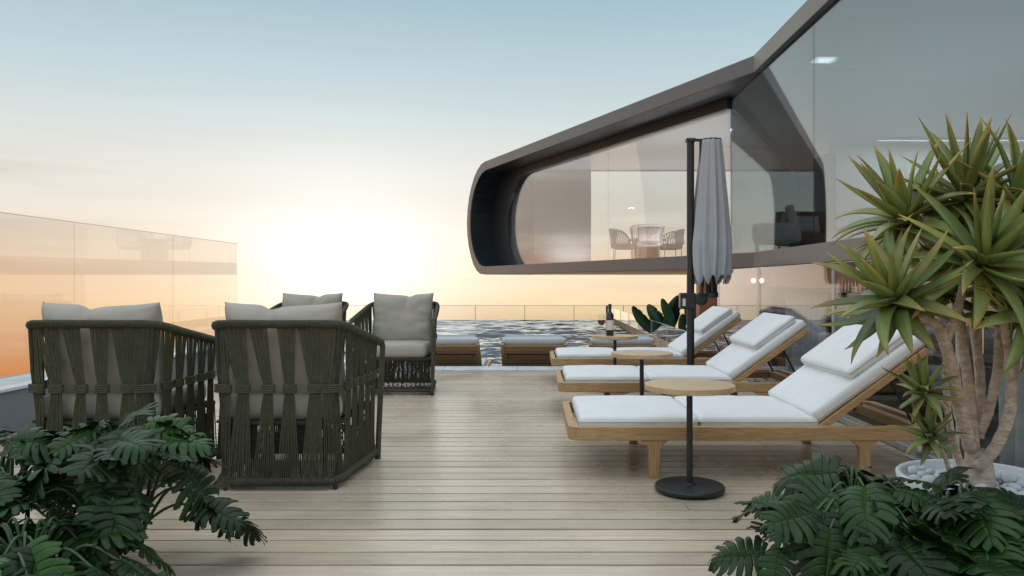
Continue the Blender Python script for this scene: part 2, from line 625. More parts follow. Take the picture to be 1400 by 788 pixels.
def pillow_mb(w, h, t, n=26, seed=0, sag=0.0):
    """scatter pillow in the XZ plane (width X, height Z), thickness along Y"""
    mb = MB()
    vs, fs = [], []
    idx = {}

    def vert(i, j, s):
        edge = i in (0, n) or j in (0, n)
        key = (i, j, 0 if edge else s)
        if key in idx:
            return idx[key]
        u, v = 2 * i / n - 1, 2 * j / n - 1
        u = math.sin(u * PI / 2) * 0.4 + u * 0.6
        v = math.sin(v * PI / 2) * 0.4 + v * 0.6
        pin = 0.055
        x = u * w / 2 * (1 - pin * (1 - v * v) * abs(u) ** 3)
        z = v * h / 2 * (1 - pin * (1 - u * u) * abs(v) ** 3)
        th = t / 2 * (max(0, (1 - u ** 4)) * max(0, (1 - v ** 4))) ** 0.42
        # creases running in from the seams
        eu, ev = abs(u), abs(v)
        cr = 0
        if ev > eu:
            cr = math.sin(u * 19 + seed + 1.5 * math.sin(u * 7 + seed)) * max(0, ev - 0.45) * (1 - ev)
        else:
            cr = math.sin(v * 17 + seed * 2 + 1.5 * math.sin(v * 6)) * max(0, eu - 0.45) * (1 - eu)
        th += t * 0.20 * cr + t * 0.05 * noise.noise(Vector((u * 3, v * 3, seed)))
        if sag:
            dent = math.exp(-((u + .12 + .1 * v) / .13) ** 2) * max(0, v + .3)
            z -= sag * .6 * dent * max(0, v)
            th -= t * .13 * dent
            z -= sag * .5 * max(0, v) * (1 - abs(u))
            x *= 1 + .03 * (1 - v) * .5
        idx[key] = len(vs)
        vs.append((x, s * (0 if edge else th), z))
        return idx[key]
    for i in range(n):
        for j in range(n):
            fs.append((vert(i, j, -1), vert(i + 1, j, -1), vert(i + 1, j + 1, -1), vert(i, j + 1, -1)))
            fs.append((vert(i, j, 1), vert(i, j + 1, 1), vert(i + 1, j + 1, 1), vert(i + 1, j, 1)))
    mb.add(vs, fs)
    return mb


# ------------------------------------------------------------------ the setting: deck, edges, pool
DX0, DX1 = -3.6, 2.30
DY1 = 9.0
rnd.seed(3)
t_ = M['deck'].node_tree
b_ = t_.nodes["Principled BSDF"]
tcd = t_.nodes.new("ShaderNodeTexCoord")
nd = t_.nodes.new("ShaderNodeTexNoise")
nd.inputs["Scale"].default_value = 0.9
nd.inputs["Detail"].default_value = 6
nd.inputs["Roughness"].default_value = 0.65
t_.links.new(tcd.outputs["Object"], nd.inputs["Vector"])
wear = ramp(t_, nd.outputs["Fac"], [(0.32, (0.80, 0.79, 0.77)), (0.55, (1, 1, 1)), (0.75, (1.05, 1.05, 1.04))])
old = b_.inputs["Base Color"].links[0].from_socket
t_.links.new(mixc(t_, 1.0, old, wear, 'MULTIPLY'), b_.inputs["Base Color"])
rw = t_.nodes.new("ShaderNodeMapRange")
rw.inputs["From Min"].default_value, rw.inputs["From Max"].default_value = 0.3, 0.7
rw.inputs["To Min"].default_value, rw.inputs["To Max"].default_value = 0.20, 0.36
t_.links.new(nd.outputs["Fac"], rw.inputs[0])
t_.links.new(rw.outputs[0], b_.inputs["Roughness"])
d = MB()
pitch = 0.136
y = -2.5
while y < DY1 - 0.01:
    x = DX0 - rnd.uniform(0, 3)
    while x < DX1:
        ln = rnd.uniform(7.0, 9.0)
        xa, xb = max(DX0, x), min(DX1, x + ln)
        if xb - xa > 0.05:
            k = rnd.uniform(0.84, 1.10)
            d.tint = (k, k * rnd.uniform(0.97, 1.01), k * rnd.uniform(0.94, 1.02))
            dz = rnd.uniform(-0.0008, 0.0008)
            d.box((xa + 0.0012, y + 0.0072, -0.024 + dz), (xb - 0.0012, min(y + pitch - 0.0072, DY1), dz))
        x += ln
    y += pitch
setp(d.build('deck', M['deck'], bevel=0.0025, seg=2), kind='structure')
g = MB().box((DX0, -2.5, -1.6), (DX1 + 0.01, DY1 + 0.005, -0.03))
setp(g.build('deck_base', M['dark_gap']), kind='structure')

cp = MB()
x = DX0 - 0.2
while x < DX1 + 0.3:
    cp.box((x + 0.002, DY1 + 0.006, -0.30), (min(x + 0.898, DX1 + 0.3), DY1 + 0.40, 0.012))
    x += 0.9
setp(cp.build('coping', M['stone'], bevel=0.006), kind='structure')

PX0, PX1, PY0, PY1 = -6.5, 2.33, DY1 + 0.40, 24.2
WZ = -0.15
pw = MB()
NX, NY = 130, 330
vs = []
for j in range(NY + 1):
    yv = PY0 + (PY1 - PY0) * j / NY
    for i in range(NX + 1):
        xv = PX0 + (PX1 - PX0) * i / NX
        h = 0.045 * noise.noise(Vector((xv * 1.25, yv * 1.9, 1.7))) + 0.026 * noise.noise(Vector((xv * 2.3 + 5, yv * 4.0, 3.1))) + 0.010 * noise.noise(Vector((xv * 5 + 9, yv * 8.5, 6.3)))
        h += 0.012 * math.sin(yv * 7 + 2.2 * noise.noise(Vector((xv * .6, yv * .5, 8))))
        vs.append((xv, yv, WZ + h))
fs = []
for j in range(NY):
    for i in range(NX):
        a = j * (NX + 1) + i
        fs.append((a, a + 1, a + NX + 2, a + NX + 1))
pw.add(vs, fs)
setp(pw.build('pool_water', M['water'], smooth=True), kind='structure')
ps = MB()
ps.box((PX0, PY0, -1.6), (PX1, PY1, -1.5))
ps.box((PX0 - 0.25, PY0 - 0.3, -1.6), (PX0, PY1 + 0.2, WZ + 0.004))
ps.box((PX1 + 0.043, PY0 - 0.3, -1.6), (PX1 + 0.2, PY1 + 0.2, WZ - 0.02))
ps.box((PX0, PY1, -1.6), (PX1, PY1 + 0.2, WZ + 0.004))
ps.box((PX0, PY0 + 0.01, -1.5), (PX1, PY0 + 3.2, -0.404))
setp(ps.build('pool_basin', M['pool_tile']), kind='structure')

# low rendered kerb wall on the left with its glass screen
w = thing('low_wall', 'low grey rendered kerb wall along the left edge of the deck under the tall glass', 'wall')
MB().box((-3.98, -2.5, -1.6), (-3.602, 9.28, 0.305)).build('wall_body', M['concrete'], w, bevel=0.006)
MB().box((-4.0, -2.5, 0.307), (-3.585, 9.30, 0.33)).build('wall_cap', M['stone'], w, bevel=0.004)


def glass_screen(name, label, a, b, z0, z1, joints, th=0.016, edge=True, joint_edges=True, cap=None, post=None, matl=None, group=None):
    """a run of glass panels from plan point a to b, split at the fractions in joints"""
    t = thing(name, label, 'glass screen', (0, 0, 0), 0, group)
    a, b = Vector((*a, 0)), Vector((*b, 0))
    dv = (b - a).normalized()
    nv = Vector((-dv.y, dv.x, 0))
    ln = (b - a).length
    cuts = [0.0] + list(joints) + [1.0]
    for f0, f1 in zip(cuts, cuts[1:]):
        p0, p1 = a + dv * (ln * f0 + 0.002), a + dv * (ln * f1 - 0.002)
        mb = MB()
        q = [p0 + nv * th / 2, p1 + nv * th / 2, p1 - nv * th / 2, p0 - nv * th / 2]
        mb.prism([(v.x, v.y) for v in q], z0, z1)
        pn = mb.build('glass_panel', matl or M['railglass'], t)
        e = MB()
        for pp in ((p0, p1) if joint_edges else ()):
            q = [pp + nv * (th / 2 + .001) - dv * .001, pp + nv * (th / 2 + .001) + dv * .001, pp - nv * (th / 2 + .001) + dv * .001, pp - nv * (th / 2 + .001) - dv * .001]
            e.prism([(v.x, v.y) for v in q], z0 + .003, z1 - .003)
        if edge:
            q = [p0 + nv * (th / 2 + .0015), p1 + nv * (th / 2 + .0015), p1 - nv * (th / 2 + .0015), p0 - nv * (th / 2 + .0015)]
            e.prism([(v.x, v.y) for v in q], z1 + .001, z1 + .005)
        e.build('glass_edge', M['glass_edge'], pn) if e.v else None
    if cap:
        q = [a + nv * .02, b + nv * .02, b - nv * .02, a - nv * .02]
        MB().prism([(v.x, v.y) for v in q], z1 + 0.006, z1 + 0.006 + cap).build('top_rail', M['steel'], t)
    if post:
        for f in cuts:
            p = a + dv * ln * f
            MB().box((p.x - post, p.y - post, z0 - 0.05), (p.x + post, p.y + post, z1 + 0.004)).build('post', M['steel'], t)
    return t


def fr(y0, y1, ys):
    return [(v - y0) / (y1 - y0) for v in ys]


glass_screen('glass_screen', 'tall frameless glass wind screen standing on the low grey wall at the left', (-3.66, -0.6), (-3.66, 9.28), 0.332, 1.53,
             fr(-0.6, 9.28, [1.05, 2.70, 4.35, 6.0, 7.64]), joint_edges=False, matl=M['screen'])
# far infinity-edge fence
n_post = 8
glass_screen('glass_fence', 'low glass fence with thin posts along the far side of the pool', (-6.7, 24.45), (6.1, 24.45), -0.14, 0.31,
             [i / n_post for i in range(1, n_post)], cap=0.007, post=0.009)
# glass rail on the right of the pool over cedar slats
glass_screen('glass_rail', 'frameless glass railing running back along the right side of the pool', (2.35, 9.72), (2.35, 24.1), 0.006, 0.30,
             fr(9.72, 24.1, [11.5, 13.3, 15.1, 16.9, 18.7, 20.5, 22.3]), edge=True)
pt = MB().box((2.31, 24.14, -0.25), (2.40, 24.23, 0.33))
setp(pt.build('fence_post', M['fascia'], bevel=0.004), 'square brown corner post where the pool railing meets the far fence', 'post')
sl = MB()
yy = 9.7
rnd.seed(5)
while yy < 24.0:
    sl.tint = rnd.uniform(0.8, 1.15)
    sl.box((2.332, yy, -0.40), (2.372, yy + 0.10, 0.0))
    yy += 0.115
setp(sl.build('slat_wall', M['cedar'], bevel=0.003), 'low wall of upright cedar slats under the glass railing beside the pool', 'wall')

# right-hand glass balustrade of the deck
bal = glass_screen('glass_balustrade', 'tall glass balustrade along the right edge of the deck in front of the house', (2.35, 1.2), (2.35, 9.62), 0.05, 1.205,
                   fr(1.2, 9.62, [2.36, 4.18, 5.92, 7.88]), matl=M['glass'])
MB().box((2.305, 1.2, -0.02), (2.395, 9.62, 0.045)).build('base_channel', M['steel'], bal, bevel=0.004)
for yv in (2.3, 4.12, 4.5, 5.98, 7.82):
    mb = MB().box((2.27, yv - 0.03, 0.0), (2.303, yv + 0.03, 0.16))
    mb.box((2.24, yv - 0.05, 0.001), (2.31, yv + 0.05, 0.014))
    mb.build('clamp', M['steel'], bal, bevel=0.004)

# sunken walkway between balustrade and house
setp(MB().box((2.32, 0, -1.6), (4.4, 12.6, -0.9)).build('walkway', M['concrete']), kind='structure')

# ------------------------------------------------------------------ the house
C0 = Vector((3.76, 12.9, 0))
dw = Vector((-0.428, 0.904, 0)).normalized()
nw = Vector((0.904, 0.428, 0)).normalized()
ZB0, ZB1, ZT0, ZT1 = 1.313, 1.576, 4.657, 4.945


def wp(t, s, z):
    p = C0 + dw * t + nw * s
    return Vector((p.x, p.y, z))


H = thing('house', 'modern house with a cantilevered glazed upper floor in a brown grey frame', 'house', (3.76, 12.9, 0))
Hi = Matrix.Translation(-Vector((3.76, 12.9, 0)))
T_END = 12.42


def hp(mb, name, m, parent=None, **k):
    o = mb.build(name, m, parent or H, **k)
    if parent is None:
        o.matrix_parent_inverse = Hi
    return o


def wxy(t, s):
    p = wp(t, s, 0)
    return (p.x, p.y)


tipA, tipB = wxy(T_END, 0), wxy(T_END, 1.7)
plan = [(3.76, 2.5), (3.76, 12.9), tipA, tipB, (0.0, 24.4), (14.5, 24.4), (14.5, 2.5)]
# roof: plan prism; floor slab below it
hp(MB().prism(plan, ZT0, ZT1), 'roof', M['fascia'], bevel=0.01)
hp(MB().prism(plan, ZB0, ZB1), 'floor_slab', M['fascia'], bevel=0.01)
# rounded C-shaped end of the wing
outer = [(12.42, 4.945), (12.80, 4.90), (13.13, 4.77), (13.45, 4.55), (13.70, 4.27), (13.92, 3.93), (14.06, 3.55), (14.13, 3.10), (14.08, 2.65), (13.95, 2.28), (13.74, 1.94), (13.50, 1.66), (13.22, 1.46), (12.90, 1.345), (12.42, 1.313)]
inner = [(12.42, 4.657), (12.74, 4.60), (13.03, 4.47), (13.30, 4.27), (13.52, 4.02), (13.68, 3.74), (13.79, 3.42), (13.83, 3.05), (13.79, 2.68), (13.68, 2.38), (13.52, 2.12), (13.30, 1.88), (13.06, 1.71), (12.80, 1.61), (12.42, 1.576)]
DS = 1.7
mb = MB()
n = len(outer)
vs = [wp(t, 0, z) for t, z in outer] + [wp(t, 0, z) for t, z in inner] + [wp(t, DS, z) for t, z in outer] + [wp(t, DS, z) for t, z in inner]
fs = []
for i in range(n - 1):
    fs += [(i, i + 1, n + i + 1, n + i), (i, 2 * n + i, 2 * n + i + 1, i + 1), (2 * n + i, 3 * n + i, 3 * n + i + 1, 2 * n + i + 1), (n + i, n + i + 1, 3 * n + i + 1, 3 * n + i)]
mb.add(vs, fs)
o = hp(mb, 'rounded_end', M['fascia'])
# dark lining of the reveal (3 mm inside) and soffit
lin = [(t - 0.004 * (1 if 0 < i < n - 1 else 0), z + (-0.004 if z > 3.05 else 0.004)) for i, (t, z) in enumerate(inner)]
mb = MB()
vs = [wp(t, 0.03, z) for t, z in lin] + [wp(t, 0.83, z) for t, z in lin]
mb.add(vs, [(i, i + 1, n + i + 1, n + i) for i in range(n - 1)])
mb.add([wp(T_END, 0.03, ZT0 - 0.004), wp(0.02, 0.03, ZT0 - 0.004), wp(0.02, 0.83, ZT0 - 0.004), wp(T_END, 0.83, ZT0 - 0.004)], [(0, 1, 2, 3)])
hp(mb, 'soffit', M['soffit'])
# corner triangle of the soffit out to the right facade
mb = MB()
mb.add([(3.765, 12.95, ZT0 - 0.004), (3.86, 12.95, ZT0 - 0.004), (3.86, 14.6, ZT0 - 0.004), tuple(wp(0.03, 0.83, ZT0 - 0.004))], [(0, 1, 2, 3)])
# end panel with the round opening
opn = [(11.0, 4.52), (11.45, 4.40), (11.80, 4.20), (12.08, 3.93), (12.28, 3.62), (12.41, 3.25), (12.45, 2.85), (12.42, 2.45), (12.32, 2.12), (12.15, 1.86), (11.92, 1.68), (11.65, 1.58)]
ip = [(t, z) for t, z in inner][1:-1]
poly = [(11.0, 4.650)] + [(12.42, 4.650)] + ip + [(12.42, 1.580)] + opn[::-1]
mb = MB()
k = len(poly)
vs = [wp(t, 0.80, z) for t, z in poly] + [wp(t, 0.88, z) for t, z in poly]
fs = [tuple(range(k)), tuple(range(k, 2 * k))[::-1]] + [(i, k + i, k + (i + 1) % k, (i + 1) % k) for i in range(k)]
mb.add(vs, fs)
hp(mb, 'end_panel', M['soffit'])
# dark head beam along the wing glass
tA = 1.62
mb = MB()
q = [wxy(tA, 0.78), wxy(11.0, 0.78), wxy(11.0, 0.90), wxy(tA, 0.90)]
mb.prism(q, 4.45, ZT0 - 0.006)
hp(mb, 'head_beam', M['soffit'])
# glass of the wing, two panels, and of the right facade
for t0, t1 in ((tA, 6.2), (6.22, 12.6)):
    mb = MB()
    mb.prism([wxy(t0, 0.83), wxy(t1, 0.83), wxy(t1, 0.85), wxy(t0, 0.85)], ZB1 + 0.004, 4.46)
    hp(mb, 'window_glass', M['wing_glass'])
yA = wp(tA, 0.84, 0).y
for y0, y1 in ((3.0, 10.35), (10.36, yA)):
    hp(MB().box((3.84, y0, ZB1 + 0.004), (3.86, y1, ZT0 - 0.006)), 'window_glass', M['facade'])
# ceiling inside
cplan = [(3.88, 2.6), (3.88, yA + 0.05), wxy(12.3, 0.95), (0.05, 23.9), (14.3, 23.9), (14.3, 2.6)]
mb = MB()
mb.prism(cplan, ZT0 - 0.03, ZT0 - 0.008)
hp(mb, 'ceiling', M['ceiling'])
# rear wall piece closing the wing, rear glazing, end wall, partition
hp(MB().prism([wxy(12.35, 0.9), (0.0, 24.1), (1.80, 23.9), (1.80, 23.75), (0.0, 23.9), wxy(12.2, 0.9)], ZB1 + 0.002, ZT0 - 0.035), 'rear_wall', M['inner_wall'])
hp(MB().box((1.81, 23.82, ZB1 + 0.004), (14.2, 23.84, ZT0 - 0.035)), 'rear_glazing', M['railglass'])
hp(MB().box((14.2, 2.5, ZB1 + 0.002), (14.48, 23.8, ZT0 - 0.035)), 'side_wall', M['white_paint'])
hp(MB().box((3.9, 2.52, ZB1 + 0.002), (14.18, 2.7, ZT0 - 0.035)), 'end_wall', M['inner_wall'])
hp(MB().box((7.75, 19.5, ZB1 + 0.002), (14.18, 19.8, ZT0 - 0.035)), 'partition_wall', M['white_paint'])
hp(MB().box((7.45, 19.3, ZB1 + 0.002), (7.748, 20.0, ZT0 - 0.30)), 'column', M['inner_wall'], bevel=0.01)
hp(MB().prism(cplan, ZB1 + 0.0015, ZB1 + 0.0028), 'inner_floor', M['inner_floor'])
# lamps in the ceiling
lampf = MB().box((4.42, 11.82, ZT0 - 0.05), (4.80, 12.20, ZT0 - 0.0305))
dl = hp(lampf, 'downlight', M['white_paint'], bevel=0.004)
MB().box((4.46, 11.86, ZT0 - 0.054), (4.76, 12.16, ZT0 - 0.0505)).build('lamp_face', M['lamp'], dl).matrix_parent_inverse = Matrix.Identity(4)
ll = hp(MB().box((8.5, 18.62, ZT0 - 0.07), (13.5, 18.74, ZT0 - 0.0305)), 'line_light', M['white_paint'])
MB().box((8.52, 18.64, ZT0 - 0.075), (13.48, 18.72, ZT0 - 0.0705)).build('lamp_face', M['lamp'], ll)

def room_area_light(name, loc, sx, sy, power):
    ld = bpy.data.lights.new(name, 'AREA')
    ld.shape = 'RECTANGLE'
    ld.size, ld.size_y = sx, sy
    ld.energy = power
    ld.color = (0.92, 0.96, 1.0)
    lo_ = bpy.data.objects.new(name, ld)
    COL.objects.link(lo_)
    lo_.location = loc
    lo_.parent = H
    lo_.matrix_parent_inverse = Hi
    return lo_


room_area_light('lamp_or_fill_light', (11.0, 18.68, ZT0 - 0.09), 4.9, 0.08, 70)
room_area_light('lamp_or_fill_light', (4.61, 12.01, ZT0 - 0.07), 0.3, 0.3, 18)
# unseen fill lights added on the upper floor to brighten the rooms
for (xa, ya, lx, ly, pw_) in ((4.4, 23.2, 3.0, .25, 60), (3.7, 18.0, 1.6, .2, 45),  (1.1, 23.3, 1.2, .25, 25), (7.0, 12.0, .25, 3.0, 70), (7.0, 7.0, .25, 3.0, 60)):
    f_ = hp(MB().box((xa - lx / 2 - .02, ya - ly / 2 - .02, ZB1 + .003), (xa + lx / 2 + .02, ya + ly / 2 + .02, ZB1 + .012)), 'fill_light_plate', M['steel'])
    o_ = room_area_light('lamp_or_fill_light', (xa, ya, ZB1 + 0.03), lx, ly, pw_)
    o_.rotation_euler = (PI, 0, 0)

# lower storey behind the balustrade
lo = []
hp(MB().box((4.0, 3.0, 0.98), (4.14, 14.0, ZB0 - 0.004)), 'lower_fascia', M['rust'])
for y0, y1 in ((3.1, 5.5), (5.58, 7.9), (7.98, 10.3), (10.38, 12.7)):
    hp(MB().box((4.05, y0, -0.86), (4.07, y1, 0.92)), 'lower_glass', M['glass'])
    f = MB()
    f.box((4.02, y0 - 0.04, -0.895), (4.10, y0, 0.975))
    f.box((4.02, y1, -0.895), (4.10, y1 + 0.038, 0.975))
    f.box((4.02, y0 + .001, 0.92), (4.10, y1 - .001, 0.975))
    f.box((4.02, y0 + .001, -0.895), (4.10, y1 - .001, -0.84))
    hp(f, 'window_frame', M['frame_black'])
hp(MB().box((2.8, 12.76, -1.6), (7.6, 13.0, ZB0 - 0.004)), 'return_wall', M['rust'])
hp(MB().box((4.4, 2.8, -1.6), (8.0, 12.74, -0.902)), 'lower_floor', M['inner_wall'])
hp(MB().box((7.6, 2.8, -0.9), (7.8, 12.74, ZB0 - 0.004)), 'lower_wall', M['room_dark'])
hp(MB().box((4.2, 2.8, -0.9), (7.58, 3.0, ZB0 - 0.004)), 'lower_wall', M['room_dark'])


def curtain(x, y0, y1, z0, z1, m, pl=0.11, amp=0.035):
    mb = MB()
    nseg = int((y1 - y0) / 0.015)
    vs, fs = [], []
    for i in range(nseg + 1):
        yv = y0 + (y1 - y0) * i / nseg
        ph = yv / pl * 2 * PI
        dx = amp * (math.sin(ph) + 0.3 * math.sin(ph * 0.53 + 1))
        for j in range(5):
            zv = z0 + (z1 - z0) * j / 4
            vs.append((x + dx * (1.15 - 0.08 * j) + 0.01 * math.sin(ph * 0.31 + j), yv, zv))
    for i in range(nseg):
        for j in range(4):
            a = i * 5 + j
            fs.append((a, a + 5, a + 6, a + 1))
    mb.add(vs, fs)
    c = hp(mb, 'curtain', m, smooth=True)
    s = c.modifiers.new('thick', 'SOLIDIFY')
    s.thickness = 0.006
    return c


curtain(4.22, 10.0, 12.55, -0.88, 0.90, M['curtain_blue'], 0.24, 0.06)
curtain(4.35, 3.4, 7.0, -0.88, 0.95, M['curtain'], 0.26, 0.05)
# two wall lamps on the return wall
for xv in (3.70, 3.84):
    wl = hp(MB().lathe([(.012, 1.02), (.04, 1.03), (.04, 1.05), (.012, 1.06)], 20, (xv, 12.70, 0)), 'wall_lamp', M['steel'])
    MB().lathe([(.005, 1.061), (.030, 1.068), (.034, 1.09), (.028, 1.115), (.005, 1.125)], 20, (xv, 12.70, 0)).build('bulb', M['lamp_warm'], wl, smooth=True)
    MB().box((xv - .008, 12.73, 1.032), (xv + .008, 12.757, 1.048)).build('bracket', M['steel'], wl)

# ------------------------------------------------------------------ armchairs of olive rope
top_pts = [(-.385, .72, .690), (-.375, .5, .735), (-.358, .26, .785), (-.340, .10, .822), (-.305, .022, .838), (-.22, .0, .842), (0, -.006, .842)]
top_pts = top_pts + [(-p[0], p[1], p[2]) for p in top_pts[-2::-1]]
bot_pts = [(-.365, .70, .045), (-.358, .5, .045), (-.345, .26, .045), (-.332, .10, .045), (-.300, .030, .045), (-.22, .01, .045), (0, .005, .045)]
bot_pts = [(p[0] * (.97 if p[1] > .4 else .93), p[1], p[2]) for p in bot_pts]
bot_pts = bot_pts + [(-p[0], p[1], p[2]) for p in bot_pts[-2::-1]]
topP, botP = Path(catmull(top_pts, 10)), Path(catmull(bot_pts, 10))


def strap(mb, t0, t1, m0, m1, b0, b1, nrope, r=0.0034):
    """ropes from the top rail (signed distance t from the middle of the back), gathered at z=.515, to the bottom rail"""
    for i in range(nrope):
        f = i / (nrope - 1)
        a = topP.at(topP.len / 2 + t0 + (t1 - t0) * f)
        bq = botP.at(botP.len / 2 + b0 + (b1 - b0) * f)
        mid_s = m0 + (m1 - m0) * f
        ta = topP.at(topP.len / 2 + mid_s)
        tb = botP.at(botP.len / 2 + mid_s * botP.len / topP.len)
        kf = (0.515 - 0.045) / (ta.z - 0.045)
        mid = tb.lerp(ta, kf)
        pts = []
        for k in range(5):
            pts.append(a.lerp(mid, k / 5))
        pts += [mid + Vector((0, 0, .018)), mid - Vector((0, 0, .018))]
        for k in range(1, 6):
            pts.append(mid.lerp(bq, k / 5))
        jit = 0.0016 * math.sin(i * 2.4)
        inward = Vector((-(mid.x), 0.35 - mid.y, 0)).normalized()
        pts = [p + inward * (jit + 0.004) for p in pts]
        mb.tube(pts, r, 5, caps=False)
    return mb


def tie(mid_s, width):
    ta = topP.at(topP.len / 2 + mid_s)
    tb = botP.at(botP.len / 2 + mid_s * botP.len / topP.len)
    kf = (0.515 - 0.045) / (ta.z - 0.045)
    c = tb.lerp(ta, kf)
    e = 0.02
    d1 = topP.at(topP.len / 2 + mid_s + e) - topP.at(topP.len / 2 + mid_s - e)
    d1.z = 0
    d1.normalize()
    nn = Vector((-d1.y, d1.x, 0))
    if nn.dot(Vector((0, .35, 0)) - Vector((c.x, c.y, 0))) < 0:
        nn = -nn
    c = c + nn * 0.004
    mb = MB()
    for kz in range(4):
        z = c.z - 0.0165 + 0.011 * kz
        loop = []
        for k in range(14):
            a = 2 * PI * k / 14
            ca, sa = math.cos(a), math.sin(a)
            px = math.copysign(abs(ca) ** 0.5, ca) * (width / 2 + .008)
            py = math.copysign(abs(sa) ** 0.5, sa) * 0.0105
            p = c + d1 * px + nn * py
            loop.append((p.x, p.y, z))
        mb.tube(loop, 0.0062, 6, closed=True)
    return mb


def make_chair(label):
    t = thing('rope_armchair', label, 'armchair', group='olive rope armchairs on the deck')
    fr_ = MB()
    left = catmull([(-.385, .72, .690), (-.388, .738, .668), (-.386, .738, .60), (-.372, .715, .20), (-.368, .70, .0)], 6)
    right = [Vector((-p.x, p.y, p.z)) for p in left]
    pts = left[::-1][:-1] + topP.p + right[1:]
    fr_.tube(pts, 0.0165, 10)
    # rope whipping round the rail
    for i in range(int(topP.len / 0.0105)):
        s = i * 0.0105
        c = topP.at(s)
        dd = (topP.at(s + .004) - topP.at(s - .004)).normalized()
        u = dd.cross(Vector((0, 0, 1))).normalized()
        w_ = dd.cross(u)
        fr_.tube([c + (u * math.cos(a) + w_ * math.sin(a)) * 0.0185 for a in [2 * PI * k / 8 for k in range(8)]], 0.005, 4, closed=True)
    fr_.build('top_rail', M['rope'], t, smooth=True)
    br = MB()
    bl = botP.p + []
    br.tube(bl, 0.017, 8)
    br.tube([(-.365, .70, .045), (.365, .70, .045)], 0.017, 8)
    for i in range(int(botP.len / 0.0115)):
        s = i * 0.0115
        c = botP.at(s)
        dd = (botP.at(s + .004) - botP.at(s - .004)).normalized()
        u = dd.cross(Vector((0, 0, 1))).normalized()
        br.tube([c + (u * math.cos(a) + Vector((0, 0, 1)) * math.sin(a)) * 0.019 for a in [2 * PI * k / 8 for k in range(8)]], 0.0052, 4, closed=True)
    br.build('bottom_rail', M['rope'], t, smooth=True)
    sr = MB()
    ring = [Vector((p.x * 0.94, p.y * 0.94 + 0.03, 0.335)) for p in catmull(bot_pts, 6)]
    sr.tube(ring, 0.012, 8)
    sr.tube([ring[0], (-.34, .695, .335), (.34, .695, .335), ring[-1]], 0.013, 8)
    for sx in (-1, 1):
        sr.tube([(sx * .30, .06, .335), (sx * .33, .40, .10), (sx * .345, .66, .335)], 0.009, 6)
        sr.tube([(sx * .29, .06, .05), (sx * .29, .06, .335), (sx * .30, .025, .60), (sx * .31, .02, .83)], 0.010, 6)
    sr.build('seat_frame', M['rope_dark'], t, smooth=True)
    web = MB()
    for i in range(22):
        x = -.30 + .60 * i / 21
        web.tube([(x, .05, .333), (x, .69, .333)], 0.005, 4)
    for i in range(12):
        yv = .07 + .6 * i / 11
        web.tube([(-.33, yv, .338), (.33, yv, .338)], 0.008, 4)
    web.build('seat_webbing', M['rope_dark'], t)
    # gathered straps
    back = [(-.305, -.160, -.200, -.148, -.262, -.135, 15), (-.140, -.050, -.064, -.020, -.125, -.012, 11), (.006, .096, .046, .092, .0, .112, 11), (.112, .254, .176, .230, .122, .235, 15)]
    for t0, t1, m0, m1, b0, b1, nr in back:
        o_ = strap(MB(), t0, t1, m0, m1, b0, b1, nr).build('rope_strap', M['rope'], t, smooth=True)
        tie((m0 + m1) / 2, m1 - m0).build('tie_band', M['rope'], o_, smooth=True)
    side = [(.262, .360, .246, .326, .245, .376, 12), (.375, .480, .405, .462, .385, .490, 11), (.490, .595, .520, .575, .497, .597, 11), (.605, .710, .635, .690, .605, .705, 11), (.720, .825, .750, .805, .713, .812, 11), (.835, .940, .863, .918, .82, .925, 11)]
    for t0, t1, m0, m1, b0, b1, nr in side:
        for s in (-1, 1):
            o_ = strap(MB(), s * t0, s * t1, s * m0, s * m1, s * b0, s * b1, nr).build('rope_strap', M['rope'], t, smooth=True)
            tie(s * (m0 + m1) / 2, abs(m1 - m0)).build('tie_band', M['rope'], o_, smooth=True)
    # close weave under the seat, back and front
    wv = MB()
    for i in range(58):
        x = -.285 + .57 * i / 57
        wv.tube([(x, .022, .050), (x * .98, .03, .24), (x * .96, .045, .335)], 0.0034, 4, caps=False)
    for zz in (.255, .262):
        wv.tube([(-.285, .026, zz), (.285, .026, zz)], 0.003, 4)
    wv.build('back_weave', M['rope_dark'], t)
    fw = MB()
    for i in range(60):
        x = -.335 + .67 * i / 59
        fw.tube([(x * 1.04, .702, .045), (x, .700, .335)], 0.0036, 4, caps=False)
    for i in range(16):
        x = -.32 + .64 * i / 15
        fw.tube([(x, .690, .05), (max(-.33, min(.33, x + .13)), .690, .335)], 0.0034, 4, caps=False)
        fw.tube([(x, .686, .05), (max(-.33, min(.33, x - .13)), .686, .335)], 0.0034, 4, caps=False)
    for zz in (.075, .062):
        fw.tube([(-.36, .706, zz), (.36, .706, zz)], 0.004, 4)
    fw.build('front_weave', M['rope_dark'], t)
    for x, yv in ((-.29, .035), (.29, .035), (-.362, .695), (.362, .695)):
        MB().lathe([(.011, 0), (.013, .004), (.013, .04)], 10, (x, yv, 0)).build('foot', M['black_metal'], t)
    cb = rounded_box_mb(.305, .315, .062, .035, .012, 22, 22, 3, 2, .003)
    cb.build('seat_cushion', M['beige_fabric'], t, smooth=True, mtx=Matrix.Translation((0, .375, .408)))
    pm = Matrix.Translation((0, .160, .69)) @ Matrix.Rotation(R(11), 4, 'X')
    pl_ = pillow_mb(.61, .53, .22, 40, 1.3, .022).build('back_pillow', M['beige_fabric'], t, smooth=True, mtx=pm)
    return t


